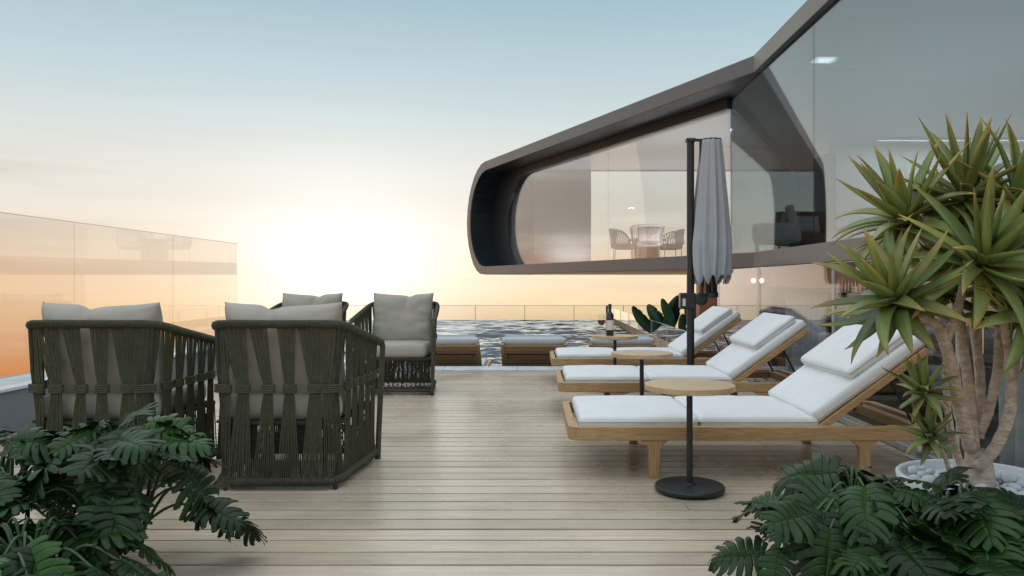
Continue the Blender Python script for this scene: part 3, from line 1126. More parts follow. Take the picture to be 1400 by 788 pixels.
ch = make_chair('near rope armchair beside the open deck, woven back turned to the viewer')
ch.location = (-1.30, 3.80, 0)
dup(ch, (-2.245, 3.80, 0), 0, 'leftmost rope armchair behind the leafy plant, back turned to the viewer')
dup(ch, (-1.32, 7.74, 0), PI, 'rope armchair facing the viewer, upright pillow and seat in full view')
dup(ch, (-2.24, 7.74, 0), PI, 'rope armchair facing the viewer, mostly hidden, only its pillow and arm tops showing')


# ------------------------------------------------------------------ sun loungers
def pad_piping(a, b, z, par, mtx):
    mb = MB()
    pts = []
    r = .02
    for cx_, cy_, a0 in ((a - r, b - r, 0), (-a + r, b - r, 90), (-a + r, -b + r, 180), (a - r, -b + r, 270)):
        for k in range(5):
            an = R(a0 + 90 * k / 4)
            pts.append(mtx @ Vector((cx_ + (r + .0005) * math.cos(an), cy_ + (r + .0005) * math.sin(an), z)))
    mb.tube(pts, .0032, 6, closed=True)
    mb.build('piping', M['piping'], par, smooth=True)


def make_lounger(label, group):
    t = thing('sun_lounger', label, 'sun lounger', group=group)
    LN, HW = 2.05, 0.46
    # frame: rounded rectangular ring
    def rr(x0, x1, hw, r, nseg=6):
        pts = []
        for cx, cy_, a0 in ((x1 - r, hw - r, 0), (x0 + r, hw - r, 90), (x0 + r, -hw + r, 180), (x1 - r, -hw + r, 270)):
            for k in range(nseg + 1):
                a = R(a0 + 90 * k / nseg)
                pts.append((cx + r * math.cos(a), cy_ + r * math.sin(a)))
        return pts
    o1, i1 = rr(0, LN, HW, .07), rr(.045, LN - .045, HW - .045, .03)
    k = len(o1)
    mb = MB()
    vs = [(x, yv, .20) for x, yv in o1] + [(x, yv, .275) for x, yv in o1] + [(x, yv, .20) for x, yv in i1] + [(x, yv, .275) for x, yv in i1]
    fs = []
    for i in range(k):
        j = (i + 1) % k
        fs += [(i, j, k + j, k + i), (k + i, k + j, 3 * k + j, 3 * k + i), (2 * k + j, 2 * k + i, 3 * k + i, 3 * k + j), (j, i, 2 * k + i, 2 * k + j)]
    mb.add(vs, fs)
    mb.build('frame', M['teak'], t, bevel=0.006)
    sl_ = MB()
    for i in range(12):
        x = .075 + i * .108
        sl_.box((x, -HW + .046, .208), (x + .085, HW - .046, .232))
    sl_.build('slat_base', M['teak_y'], t, bevel=0.003)
    for x in (.465, 1.60):
        for s in (-1, 1):
            lg = MB()
            prof = [(x - .028, 0), (x + .028, 0), (x + .030, .145), (x + .036, .168), (x + .075, .1985), (x - .075, .1985), (x - .036, .168), (x - .030, .145)]
            y0, y1 = (HW - .047, HW - .004) if s > 0 else (-HW + .004, -HW + .047)
            kk = len(prof)
            vs = [(a, y0, z) for a, z in prof] + [(a, y1, z) for a, z in prof]
            fs = [tuple(range(kk)), tuple(range(kk, 2 * kk))[::-1]] + [(i, kk + i, kk + (i + 1) % kk, (i + 1) % kk) for i in range(kk)]
            lg.add(vs, fs)
            lg.build('leg', M['teak_z'], t, bevel=0.004)
    hx, hz, ang = 1.375, .240, R(36)
    bm_ = Matrix.Translation((hx, 0, hz)) @ Matrix.Rotation(-ang, 4, 'Y')
    bk = MB()
    for s in (-1, 1):
        bk.box((0, s * .40 - .022, 0), (.725, s * .40 + .022, .036))
    for i in range(9):
        u = .012 + i * .079
        bk.box((u, -.377, .004), (u + .050, .377, .028))
    b_ = bk.build('backrest', M['teak'], t, bevel=0.003, mtx=bm_)
    st = MB()
    for s in (-1, 1):
        p0 = bm_ @ Vector((.50, s * .33, -.005))
        st.tube([p0, (1.93, s * .33, .245)], 0.008, 8)
    p0 = bm_ @ Vector((.50, -.36, -.006))
    p1 = bm_ @ Vector((.50, .36, -.006))
    st.tube([p0, p1], 0.007, 8)
    st.build('strut', M['black_metal'], t)
    cbx = MB().box((1.90, -HW + .046, .212), (1.955, HW - .046, .268))
    cbx.box((1.62, -HW + .05, .215), (1.89, -HW + .085, .262))
    cbx.box((1.62, HW - .085, .215), (1.89, HW - .05, .262))
    cbx.build('crossbar', M['teak_y'], t, bevel=0.004)
    for x0, x1, sd in ((.062, .715, 1), (.722, 1.375, 5)):
        c = rounded_box_mb((x1 - x0) / 2, .405, .040, .022, .020, 32, 32, 3, sd, .0036)
        tm = Matrix.Translation(((x0 + x1) / 2, 0, .274))
        pad_piping((x1 - x0) / 2, .405, .016, c.build('seat_pad', M['white_fabric'], t, smooth=True, mtx=tm), tm)
    c = rounded_box_mb(.365, .405, .034, .020, .012, 32, 32, 3, 9, .0034)
    tm = bm_ @ Matrix.Translation((.385, 0, .072))
    pad_piping(.365, .405, -.014, c.build('back_pad', M['white_fabric'], t, smooth=True, mtx=tm), tm)
    c = rounded_box_mb(.200, .375, .028, .022, .014, 28, 32, 3, 12, .0045)
    tm = bm_ @ Matrix.Translation((.515, 0, .140))
    pad_piping(.200, .375, .008, c.build('head_pillow', M['white_fabric'], t, smooth=True, mtx=tm), tm)
    return t


g1_ = 'teak sun loungers in a row on the right of the deck'
lg0 = make_lounger('largest and nearest teak sun lounger with white mattress, beside the potted tree', g1_)
lg0.location = (.185, 4.51, 0)
dup(lg0, (.19, 6.31, 0), 0, 'middle teak sun lounger with white mattress, just in front of the folded parasol pole', g1_)
dup(lg0, (.18, 8.16, 0), 0, 'farthest teak sun lounger on the deck, behind the folded parasol and close to the pool', g1_)
g2_ = 'sun loungers in the shallow end of the pool'
for xc, lb in ((-1.11, 'slatted wooden sun lounger in the pool seen from behind, right beside the armchair'), (.0, 'slatted wooden sun lounger in the pool seen from behind, middle one of the three'), (1.12, 'pool sun lounger with only its cushions showing past the deck loungers')):
    pl_o = dup(lg0, (xc, 11.50, -.403), -PI / 2, lb, g2_)
    for c_ in pl_o.children:
        if c_.name.startswith(('seat_pad', 'back_pad', 'head_pillow')):
            c_.material_slots[0].link = 'OBJECT'
            c_.material_slots[0].material = M['grey_fabric']


# ------------------------------------------------------------------ side tables
def make_table(label):
    t = thing('side_table', label, 'side table', group='round side tables between the loungers')
    mb = MB()
    R0 = .224
    npl = 8
    wpl = 2 * R0 / npl
    for i in range(npl):
        y0, y1 = -R0 + i * wpl + .0008, -R0 + (i + 1) * wpl - .0008
        poly = []
        for k in range(9):
            yv = y0 + (y1 - y0) * k / 8
            poly.append((math.sqrt(max(0, R0 * R0 - yv * yv)), yv))
        poly = poly + [(-x, yv) for x, yv in poly[::-1]]
        mb.prism(poly, .512, .540)
    mb.build('table_top', M['table_wood'], t, bevel=0.0015, seg=1)
    MB().lathe([(.06, .495), (.07, .500), (.07, .511)], 24).build('top_plate', M['black_metal'], t)
    MB().lathe([(.0155, .02), (.0155, .497)], 20).build('pole', M['black_metal'], t, smooth=False)
    MB().lathe([(.160, .006), (.172, .010), (.175, .016), (.175, .026), (.170, .032), (.03, .036), (.026, .045), (.02, .046)], 56).build('base', M['black_metal'], t)
    ft = MB()
    for a in (30, 150, 270):
        ft.lathe([(.014, 0), (.014, .0065)], 10, (.13 * math.cos(R(a)), .13 * math.sin(R(a)), 0))
    ft.build('foot', M['black_metal'], t)
    return t


tb = make_table('nearest round side table with pale plank top and black disc base')
tb.location = (.785, 3.80, 0)
dup(tb, (.79, 5.52, 0), .4, 'middle round side table between the near and middle loungers')
dup(tb, (.787, 7.32, 0), .9, 'farthest round side table, carrying the wine bottle and glass')
bt = thing('wine_bottle', 'dark wine bottle with cream label standing on the farthest side table', 'bottle', (.735, 7.29, .5405))
MB().lathe([(.034, 0), (.0375, .004), (.0375, .185), (.034, .205), (.018, .228), (.0145, .24), (.0145, .29), (.016, .291), (.016, .302), (.013, .304)], 28).build('bottle_body', M['bottle'], bt, smooth=True)
MB().lathe([(.0379, .055), (.0379, .150)], 28).build('bottle_label', M['paper'], bt, smooth=False)
MB().lathe([(.0155, .245), (.0168, .291), (.0168, .303), (.008, .306)], 20).build('bottle_cap', M['black_metal'], bt)
wg = thing('wine_glass', 'stemmed glass of red wine standing beside the bottle', 'wine glass', (.655, 7.30, .5405))
MB().lathe([(.033, 0), (.033, .002), (.006, .006), (.004, .012), (.004, .085), (.012, .092), (.030, .110), (.040, .140), (.040, .165), (.034, .205), (.033, .205), (.039, .165), (.039, .141), (.029, .112), (.008, .096)], 28).build('glass_bowl', M['clear'], wg, smooth=True)
MB().lathe([(.008, .097), (.028, .112), (.038, .140), (.0385, .150), (.0, .1505)], 28).build('wine', M['wine'], wg, smooth=True)

# ------------------------------------------------------------------ folded parasol
um = thing('parasol', 'folded grey cantilever parasol on a tall dark pole between the loungers', 'parasol', (1.50, 7.22, 0))
MB().box((-.30, -.18, 0), (.30, .18, .05)).build('base_plate', M['black_metal'], um, bevel=0.008)
MB().lathe([(.036, .05), (.036, 2.415), (.030, 2.42)], 20).build('pole', M['black_metal'], um)
cpb = MB().box((-.045, -.042, 2.40), (.045, .042, 2.432))
cpb.box((.03, -.015, 2.405), (.125, .015, 2.43))
cpb.build('pole_cap', M['black_metal'], um, bevel=0.004)
MB().tube([(.095, 0, 2.42), (.098, 0, 1.5), (.12, 0, 1.02)], .011, 8).build('guide_bar', M['black_metal'], um)
cx = .200
cn = MB()
nA, nZ = 144, 40
vs, fs = [], []
for j in range(nZ + 1):
    f = j / nZ
    z = 2.415 - 1.335 * f
    rad = .092 + .088 * min(1, f * 1.35) ** 0.9
    if f > .9:
        rad -= .012 * (f - .9) / .1
    for i in range(nA):
        a = 2 * PI * i / nA
        tw = a + .10 * math.sin(f * 3.1 + 2 * a) * f + .10 * f
        plt = math.sin(tw * 11) * (.05 + .10 * f) + .05 * math.sin(tw * 13 + 1.3 + 2 * f) * f + .05 * math.sin(tw * 21 + 4 * f) * f
        ripple = .012 * math.sin(f * 21 + a * 3) * f
        r_ = rad * (1 + plt * 0.85 + ripple)
        zz = z + (.045 * math.sin(tw * 11 + .9) * max(0, (f - .75) / .25) ** 1.5)
        vs.append((cx + r_ * math.cos(a), r_ * math.sin(a), zz))
for j in range(nZ):
    for i in range(nA):
        i2 = (i + 1) % nA
        fs.append((j * nA + i, j * nA + i2, (j + 1) * nA + i2, (j + 1) * nA + i))
cn.add(vs, fs)
co = cn.build('canopy', M['canopy'], um, smooth=True)
sm = co.modifiers.new('thick', 'SOLIDIFY')
sm.thickness = 0.003
MB().lathe([(.090, 2.412), (.096, 2.418), (.096, 2.426), (.02, 2.434)], 32, (cx, 0, 0)).build('canopy_cap', M['black_metal'], um)
rb = MB()
for k in range(8):
    a = 2 * PI * k / 8
    rb.box((-.011, -.008, .93), (.011, .008, 1.5), Matrix.Translation((cx + .045 * math.cos(a), .045 * math.sin(a), 0)) @ Matrix.Rotation(a, 4, 'Z'))
rb.build('ribs', M['black_metal'], um, bevel=0.003)
MB().lathe([(.04, .905), (.066, .915), (.066, .955), (.05, .97)], 20, (cx, 0, 0)).build('hub', M['black_metal'], um)
cr = MB()
cr.box((-.105, -.05, .80), (.045, .05, .955))
cr.build('crank_box', M['black_metal'], um, bevel=0.012)
MB().box((-.085, -.056, .83), (-.058, -.0505, .90)).build('crank_label', M['paper'], um)
cw = MB()
wm = Matrix.Translation((.095, -.02, .895)) @ Matrix.Rotation(R(90), 4, 'X')
cw.lathe([(.03, -.03), (.062, -.025), (.062, .02), (.03, .03)], 24, (0, 0, 0), wm)
cw.tube([(.095, -.05, .92), (.10, -.06, 1.0), (.105, -.03, 1.05)], .012, 8)
cw.build('crank_handle', M['black_metal'], um)


# ------------------------------------------------------------------ monstera plants
def monstera_leaf(mb, base, direction, size, roll, droop, rg, tint):
    """one split leaf: base point, heading (yaw, pitch), size = blade length"""
    yaw, pitch = direction
    M0 = Matrix.Translation(base) @ Matrix.Rotation(yaw, 4, 'Z') @ Matrix.Rotation(pitch, 4, 'X') @ Matrix.Rotation(roll, 4, 'Y')

    def pos(x, yv):
        # fold along the rib, droop towards the tip and margins
        z = 0.10 * abs(x) - droop * (max(0, yv) ** 2) * 0.7 - 0.9 * droop * x * x
        z += 0.025 * math.sin(yv * 6 + x * 9 + size * 50)
        return M0 @ Vector((x * size, yv * size, z * size))
    nl = 8
    ker = [(0, .36), (.12, .50), (.28, .58), (.45, .56), (.62, .48), (.78, .34), (.90, .18), (1.0, .03)]

    def wid(v):
        for (a, p), (b, q) in zip(ker, ker[1:]):
            if v <= b:
                f = (v - a) / (b - a)
                return p + (q - p) * f
        return .03
    rads = [0, .15, .32, .48, .62, .76, .88, .96, 1.0]
    for s in (-1, 1):
        edges = [0] + [i / nl + rg.uniform(-.018, .018) for i in range(1, nl)] + [1]
        edges = [e ** 1.06 for e in edges]
        for i in range(nl):
            v0, v1 = edges[i], edges[i + 1]
            mid = (v0 + v1) / 2
            slit0, slit1 = rg.uniform(.40, .75), rg.uniform(.40, .75)
            lw_ = rg.uniform(.80, 1.12)
            dr = rg.uniform(-.06, .16)
            vs, ts = [], []
            NC = 5
            for r_ in rads:
                for c in range(NC):
                    k = c / (NC - 1)
                    g0 = 0 if i == 0 else .15 * max(0, min(1, (r_ - slit0) / .22))
                    g1 = 0 if i == nl - 1 else .12 * max(0, min(1, (r_ - slit1) / .22))
                    kk = g0 + (1 - g0 - g1) * k
                    endr = 1 - .16 * (abs(2 * k - 1) ** 2.2) * (r_ ** 6)
                    v = v0 + (v1 - v0) * kk
                    w = wid(mid * .6 + v * .4) * (1 + (lw_ - 1) * r_)
                    sw = -.34 + .95 * (mid * .25 + v * .75)
                    x = w * r_ * endr
                    yy = v + sw * w * r_ * 1.15 + .10 * r_ * r_ * w
                    p = pos(s * x, yy)
                    p.z -= dr * size * max(0, r_ - .4)
                    vs.append(p)
                    ts.append(tuple(tint * (1.5 - 3.5 * r_ if r_ < .15 else 1.0) * q for q in (1, 1, 1)))
            fs = []
            for a in range(len(rads) - 1):
                for c in range(NC - 1):
                    q0 = a * NC + c
                    f = (q0, q0 + 1, q0 + NC + 1, q0 + NC)
                    fs.append(f if s > 0 else f[::-1])
            mb.add(vs, fs, ts)
    # rib
    mb.tube([pos(0, v / 6) + Vector((0, 0, .0015)) for v in range(7)], [size * .010 * (1 - v / 7.5) for v in range(7)], 5, tints=[(1.9, 1.7, 1.4)] * 7)


def monstera(name, label, loc, leaves, seed, group, bright=False):
    rg = random.Random(seed)
    t = thing(name, label, 'plant', loc, 0, group)
    lf, stm = MB(), MB()
    for (dx, dy, dz, size, pitch) in leaves:
        yaw_out = math.atan2(dx, dy)
        base = Vector((dx, dy, dz))
        root = Vector((rg.uniform(-.05, .05), rg.uniform(-.05, .05), .0))
        midp = root.lerp(base, .55) + Vector((0, 0, .10 + .1 * dz))
        path = catmull([root, midp, base], 6)
        stm.tube(path, [.0065 - .003 * i / len(path) for i in range(len(path))], 6)
        tint = rg.choice([.5, .65, .8, .9, 1.0, 1.0, 1.15, 1.4]) if not (bright and rg.random() < .22) else rg.uniform(2.0, 3.4)
        yaw = -yaw_out + rg.uniform(-.5, .5)
        monstera_leaf(lf, base, (yaw, R(pitch + rg.uniform(-8, 8))), size, R(rg.uniform(-35, 35)), rg.uniform(.15, .6), rg, tint)
    fo = lf.build('foliage', M['leaf'], t, smooth=True)
    so = fo.modifiers.new('thick', 'SOLIDIFY')
    so.thickness = .0012
    stm.build('stems', M['stem'], t, smooth=True)
    return t


def ring_leaves(seed, n, rmin, rmax, zmin, zmax, smin, smax, pit=(-42, 22), front=None):
    rg = random.Random(seed)
    out = []
    for i in range(n):
        a = 2 * PI * (i + rg.uniform(-.35, .35)) / n * 1.0 + i * 2.4
        f = rg.random() ** .7
        r_ = rmin + (rmax - rmin) * f
        z = zmax - (zmax - zmin) * (f ** 1.3) * rg.uniform(.5, 1.0)
        out.append((r_ * math.sin(a), r_ * math.cos(a), z, rg.uniform(smin, smax), rg.uniform(*pit) - 16 * f))
    return out


gm = 'split-leaf plants in the foreground'
TZ = .10
monstera('monstera', 'dark split-leaf monstera in front of the rope armchairs, tallest plant on the left', (-1.46, 2.68, TZ), ring_leaves(11, 50, .05, .33, .06, .47, 0.114, 0.194), 11, gm)
monstera('monstera', 'dark split-leaf monstera at the far left edge of the picture', (-1.90, 2.62, TZ), ring_leaves(12, 37, .05, .34, .05, .40, 0.114, 0.189), 12, gm)
monstera('monstera', 'low split-leaf monstera at the bottom left with bright green young leaves', (-1.56, 2.30, TZ - .05), ring_leaves(13, 42, .05, .35, .02, .25, 0.114, 0.198), 13, gm, True)
monstera('monstera', 'right-hand split-leaf monstera reaching farthest left over the open deck', (1.06, 2.46, TZ), ring_leaves(14, 45, .05, .31, .02, .33, 0.114, 0.198), 14, gm)
monstera('monstera', 'dense split-leaf monstera on the right just before the white bowl', (1.36, 2.42, TZ), ring_leaves(15, 45, .04, .30, .03, .29, 0.123, 0.203), 15, gm)
monstera('monstera', 'split-leaf monstera in the bottom right corner of the picture', (1.68, 2.30, TZ), ring_leaves(16, 45, .05, .31, .03, .27, 0.123, 0.207), 16, gm)


def trough(label, x0, x1, y0, y1, h):
    t = thing('planter', label, 'planter', ((x0 + x1) / 2, (y0 + y1) / 2, 0))
    a, b = (x1 - x0) / 2, (y1 - y0) / 2
    w_ = .03
    mb = MB()
    mb.box((-a, -b, .002), (a, -b + w_, h)).box((-a, b - w_, .002), (a, b, h)).box((-a, -b + w_, .002), (-a + w_, b - w_, h)).box((a - w_, -b + w_, .002), (a, b - w_, h))
    mb.build('trough', M['terracotta'], t, bevel=.004)
    MB().box((-a + w_, -b + w_, .004), (a - w_, b - w_, h - .03)).build('soil', M['soil'], t)


trough('low brown planter trough under the monsteras on the left', -2.45, -1.42, 2.05, 2.60, .08)
trough('low brown planter trough under the monsteras on the right', 1.00, 1.90, 2.05, 2.52, .08)

# ------------------------------------------------------------------ potted tree aloe
bw = thing('bowl_planter', 'wide white bowl planter full of pebbles at the foot of the tree', 'planter', (1.83, 3.10, 0))
MB().lathe([(.16, 0), (.22, .02), (.28, .10), (.305, .22), (.31, .25), (.30, .256), (.285, .25), (.28, .225), (.20, .20)], 48).build('bowl', M['bowl'], bw, smooth=True)
MB().lathe([(.279, .17), (.279, .195)], 40).build('soil', M['soil'], bw)

ta = thing('tree_aloe', 'many-stemmed tree aloe with spiky green rosettes growing from the white bowl', 'tree', (1.83, 3.10, .19))


def px(x, yp, Y):
    """picture measure -> place in the tree's own frame (all at a real depth Y)"""
    return Vector(((x - 730) / 1030 * Y - 1.83, Y - 3.10, 1.05 - (yp + (16 if yp < 440 else 0) - 387) / 1030 * Y - .19))


tr = MB()


def branch(pts, r0, r1):
    P = catmull(pts, 8)
    k = len(P)
    rr_ = []
    for i in range(k):
        f = i / (k - 1)
        rr_.append(.84 * (r0 + (r1 - r0) * f) * (1 + .09 * noise.noise(P[i] * 26) + .03 * math.sin(i * 2.1)))
    tr.tube(P, rr_, 12)
    return P


tr.tube(catmull([(0.01, 0, -.02), (0.005, 0, .05), (0, 0, .12), (-.005, .0, .17)], 6), [.062 - .0008 * i for i in range(19)], 14)
branch([px(1328, 615, 3.08), px(1312, 560, 3.05), px(1298, 490, 3.0), px(1280, 445, 2.97), px(1252, 416, 2.96), px(1230, 398, 2.96)], .034, .019)
branch([px(1291, 470, 3.0), px(1302, 430, 2.98), px(1315, 385, 2.97), px(1322, 340, 2.97)], .022, .017)
branch([px(1332, 620, 3.12), px(1326, 540, 3.14), px(1316, 470, 3.16), px(1308, 400, 3.2), px(1280, 330, 3.2), px(1243, 292, 3.2)], .028, .019)
branch([px(1338, 600, 3.15), px(1340, 520, 3.18), px(1332, 440, 3.22), px(1334, 370, 3.25), px(1322, 262, 3.22)], .025, .018)
branch([px(1340, 590, 3.12), px(1352, 560, 3.10), px(1364, 505, 3.10), px(1367, 450, 3.12), px(1378, 380, 3.14), px(1392, 270, 3.14)], .025, .018)
branch([px(1335, 640, 3.06), px(1362, 610, 3.02), px(1381, 560, 3.0), px(1382, 500, 3.0), px(1374, 430, 2.98), px(1366, 360, 2.94)], .030, .019)
branch([px(1384, 540, 3.02), px(1392, 470, 3.0), px(1408, 430, 2.98)], .019, .017)
branch([px(1318, 655, 3.0), px(1305, 600, 2.97), px(1290, 555, 2.96), px(1275, 545, 2.95), px(1264, 535, 2.95)], .012, .008)
branch([px(1300, 655, 3.0), px(1292, 625, 2.95), px(1280, 605, 2.93), px(1273, 597, 2.93)], .011, .008)
branch([px(1315, 640, 3.03), px(1300, 590, 3.02), px(1293, 520, 3.03), px(1296, 460, 3.05)], .018, .014)
trunk = tr.build('trunk', M['bark'], ta, smooth=True)


def rosette(mb, c, n, ln, wd, tilt_dir, rg, spread=1.0, up=0.0):
    base_q = Vector((0, 0, 1)).rotation_difference(Vector(tilt_dir).normalized())
    for i in range(n):
        f = i / (n - 1)                      # 0 = innermost, upright; 1 = outer, hanging
        az = i * 2.39996 + rg.uniform(-.25, .25)
        el = R(82 - 112 * f ** 0.9 * spread + rg.uniform(-9, 9) + up)
        l = ln * (0.72 + .38 * math.sin(PI * min(1, f * .85 + .15))) * rg.uniform(.85, 1.12)
        w0 = wd * rg.uniform(.85, 1.15)
        curl = rg.uniform(-.6, 1.3) * (.35 + .5 * f)
        hd = Vector((math.cos(az), math.sin(az), 0))
        p = Vector((0, 0, -.05 + .06 * (1 - f))) + hd * .012
        e = el
        seg = 9
        vs, fs, ts = [], [], []
        dry = rg.random()
        tone = rg.choice([.6, .75, .9, 1.0, 1.0, 1.15, 1.3])
        side_b = rg.uniform(-.5, .5)
        h_az = az
        for k in range(seg + 1):
            u = k / seg
            d_ = Vector((math.cos(h_az) * math.cos(e), math.sin(h_az) * math.cos(e), math.sin(e)))
            s_ = Vector((-math.sin(h_az), math.cos(h_az), 0))
            nrm = s_.cross(d_) * -1
            if nrm.z < 0 and abs(e) < 1.4:
                nrm = -nrm
            hw = w0 / 2 * (min(1, .75 + u * 1.2)) * (1 - u ** 2.6) + .0006
            th = .0075 * (1 - u) + .0012
            cup = hw * .38
            pts = [p + s_ * hw + nrm * cup, p, p - s_ * hw + nrm * cup, p - s_ * hw * .55 - nrm * th * .6, p - nrm * th * 1.5, p + s_ * hw * .55 - nrm * th * .6]
            vs += [base_q @ q for q in pts]
            yel = max(0, u - .70) / .30
            if dry > .84:
                yel = max(yel, max(0, u - .25) * .9)
            cb_ = tuple(tone * q for q in (1, 1, 1))
            edge = (1.9 + 1.2 * yel, 1.15 + .1 * yel, .8)
            mid = tuple(cb_[q] * (1 - .75 * yel) + (2.1, 1.05, .6)[q] * .75 * yel for q in range(3))
            edg = tuple(mid[q] * .5 + edge[q] * .5 * tone for q in range(3)) if dry > .5 else mid
            ts += [edg, mid, edg, mid, tuple(.85 * q for q in mid), mid]
            p = p + d_ * (l / seg)
            e -= curl / seg * (1 + u) * math.cos(e) if abs(e) < 1.55 else 0
            h_az += side_b / seg
        for k in range(seg):
            for q in range(6):
                a, b = k * 6 + q, k * 6 + (q + 1) % 6
                fs.append((a, b, b + 6, a + 6))
        fs.append(tuple(range(6))[::-1])
        fs.append(tuple(seg * 6 + q for q in range(6)))
        mb.add([Vector(c) + q for q in vs], fs, ts)


rg = random.Random(21)
ROS = [(px(1236, 280, 3.20), 34, .30, .042, (-.45, -.25, .9)), (px(1222, 392, 2.95), 38, .29, .042, (-.5, -.35, .75)), (px(1322, 248, 3.20), 34, .30, .042, (.05, -.2, 1)),
       (px(1345, 342, 2.93), 36, .32, .046, (.1, -.75, .75)), (px(1394, 258, 3.14), 32, .31, .044, (.35, -.2, .9)), (px(1410, 420, 2.96), 30, .30, .044, (.5, -.4, .6)),
       (px(1296, 300, 3.36), 28, .29, .042, (-.1, .3, .9)), (px(1262, 528, 2.95), 22, .125, .019, (-.25, -.2, .9)), (px(1270, 590, 2.93), 20, .115, .019, (-.2, -.3, .9)),
       (px(1425, 330, 3.2), 28, .30, .043, (.6, 0, .8)), (px(1300, 380, 3.2), 18, .24, .04, (-.2, -.2, .9))]
for c, n_, ln_, wd_, tl in ROS:
    mb = MB()
    n_, ln_, wd_ = int(n_ * 1.1), ln_ * 1.08, wd_ * 1.42
    rosette(mb, c, n_, ln_, wd_, tl, rg)
    mb.build('rosette', M['aloe'], ta, smooth=True)

# pebbles in the bowl, each one its own
rg = random.Random(33)
meshes = []
for k in range(4):
    bm = bmesh.new()
    bmesh.ops.create_icosphere(bm, subdivisions=3, radius=1)
    for v in bm.verts:
        v.co *= 1 + .16 * noise.noise(v.co * 1.1 + Vector((k * 5, 0, 0)))
        v.co.z *= .72
    me = bpy.data.meshes.new('pebble')
    bm.to_mesh(me)
    bm.free()
    me.materials.append(M['pebble'])
    for p in me.polygons:
        p.use_smooth = True
    meshes.append(me)
placed = []
tries = 0
while len(placed) < 95 and tries < 9000:
    tries += 1
    a, rr0 = rg.uniform(0, 2 * PI), .268 * math.sqrt(rg.random())
    r_ = rg.uniform(.021, .032)
    x, yv = rr0 * math.cos(a), rr0 * math.sin(a)
    if rr0 + r_ > .278 or rr0 < .095 + r_ * .6:
        continue
    lay = 0 if len(placed) < 60 else 1
    z = .205 + lay * .03
    if any((x - q[0]) ** 2 + (yv - q[1]) ** 2 + (z - q[2]) ** 2 < (.86 * (r_ + q[3])) ** 2 for q in placed):
        continue
    placed.append((x, yv, z, r_))
for x, yv, z, r_ in placed:
    o = bpy.data.objects.new('pebble', rg.choice(meshes))
    COL.objects.link(o)
    o.location = (1.83 + x, 3.10 + yv, z)
    o.scale = (r_ * rg.uniform(.9, 1.2), r_, r_)
    o.rotation_euler = (rg.uniform(-.4, .4), rg.uniform(-.4, .4), rg.uniform(0, 6))
    setp(o, 'smooth white pebble lying in the white bowl around the tree stems', 'pebble', 'white pebbles in the bowl planter')

# ------------------------------------------------------------------ broad-leaved plant beyond the pool rail
bp_ = thing('banana_plant', 'broad-leaved dark green banana plant behind the glass railing of the pool', 'plant', (3.02, 15.2, -.45))
lf, stm = MB(), MB()
rg = random.Random(9)


def paddle(root, tip, wid, bend, tint):
    root, tip = Vector(root), Vector(tip)
    ax = tip - root
    view_side = ax.cross(Vector((0, 1, 0))).normalized()
    side = (view_side + Vector((0, rg.uniform(-.7, .7), 0))).normalized()
    nrm = side.cross(ax.normalized())
    seg = 18
    vs, fs = [], []
    for k in range(seg + 1):
        u = k / seg
        hw = wid / 2 * (math.sin(PI * min(1, u * .93 + .05)) ** .6)
        tear = .82 if k in (6, 11, 15) and rg.random() < .6 else 1
        p = root + ax * u + nrm * bend * u * u
        vs += [p - side * hw * tear + nrm * hw * .3, p, p + side * hw + nrm * hw * .3]
    for k in range(seg):
        a = k * 3
        fs += [(a, a + 1, a + 4, a + 3), (a + 1, a + 2, a + 5, a + 4)]
    lf.add(vs, fs, [(tint, tint, tint)] * len(vs))


for (x, z, x0, z0, wd, tn) in ((-1.05, 1.02, -.6, .5, .26, .8), (-.62, .95, -.3, .45, .32, .6), (.38, 1.22, .1, .5, .26, 1.0), (-.72, 1.05, -.42, .62, .24, .8), (-.48, 1.20, -.22, .60, .20, 1.8), (-.15, 1.26, -.32, .50, .34, .55), (.08, 1.12, .38, .35, .30, 1.2), (.02, .85, .1, .3, .26, .9),
                               (.52, 1.20, .38, .35, .22, 1.5), (.72, .95, .42, .4, .24, .8), (.28, .95, .3, .35, .3, .7), (-.38, .80, -.2, .3, .3, .6), (.86, .75, .5, .3, .26, .9), (-.85, .78, -.5, .45, .22, 1.1)):
    yo = rg.uniform(-.3, .3)
    paddle((x0, yo * .5, z0), (x, yo, z), wd, rg.uniform(-.12, .12), tn)
    stm.tube([(x0 * .3, 0, 0), (x0, yo * .5, z0)], .02, 6)
fo = lf.build('foliage', M['banana'], bp_, smooth=True)
fo.modifiers.new('thick', 'SOLIDIFY').thickness = .004
stm.build('stems', M['stem'], bp_)
setp(MB().box((2.85, 9.7, -1.6), (7.0, 24.3, -.455)).build('garden_ground', M['soil']), kind='structure')


# ------------------------------------------------------------------ furniture upstairs
FZ = ZB1 + .0032


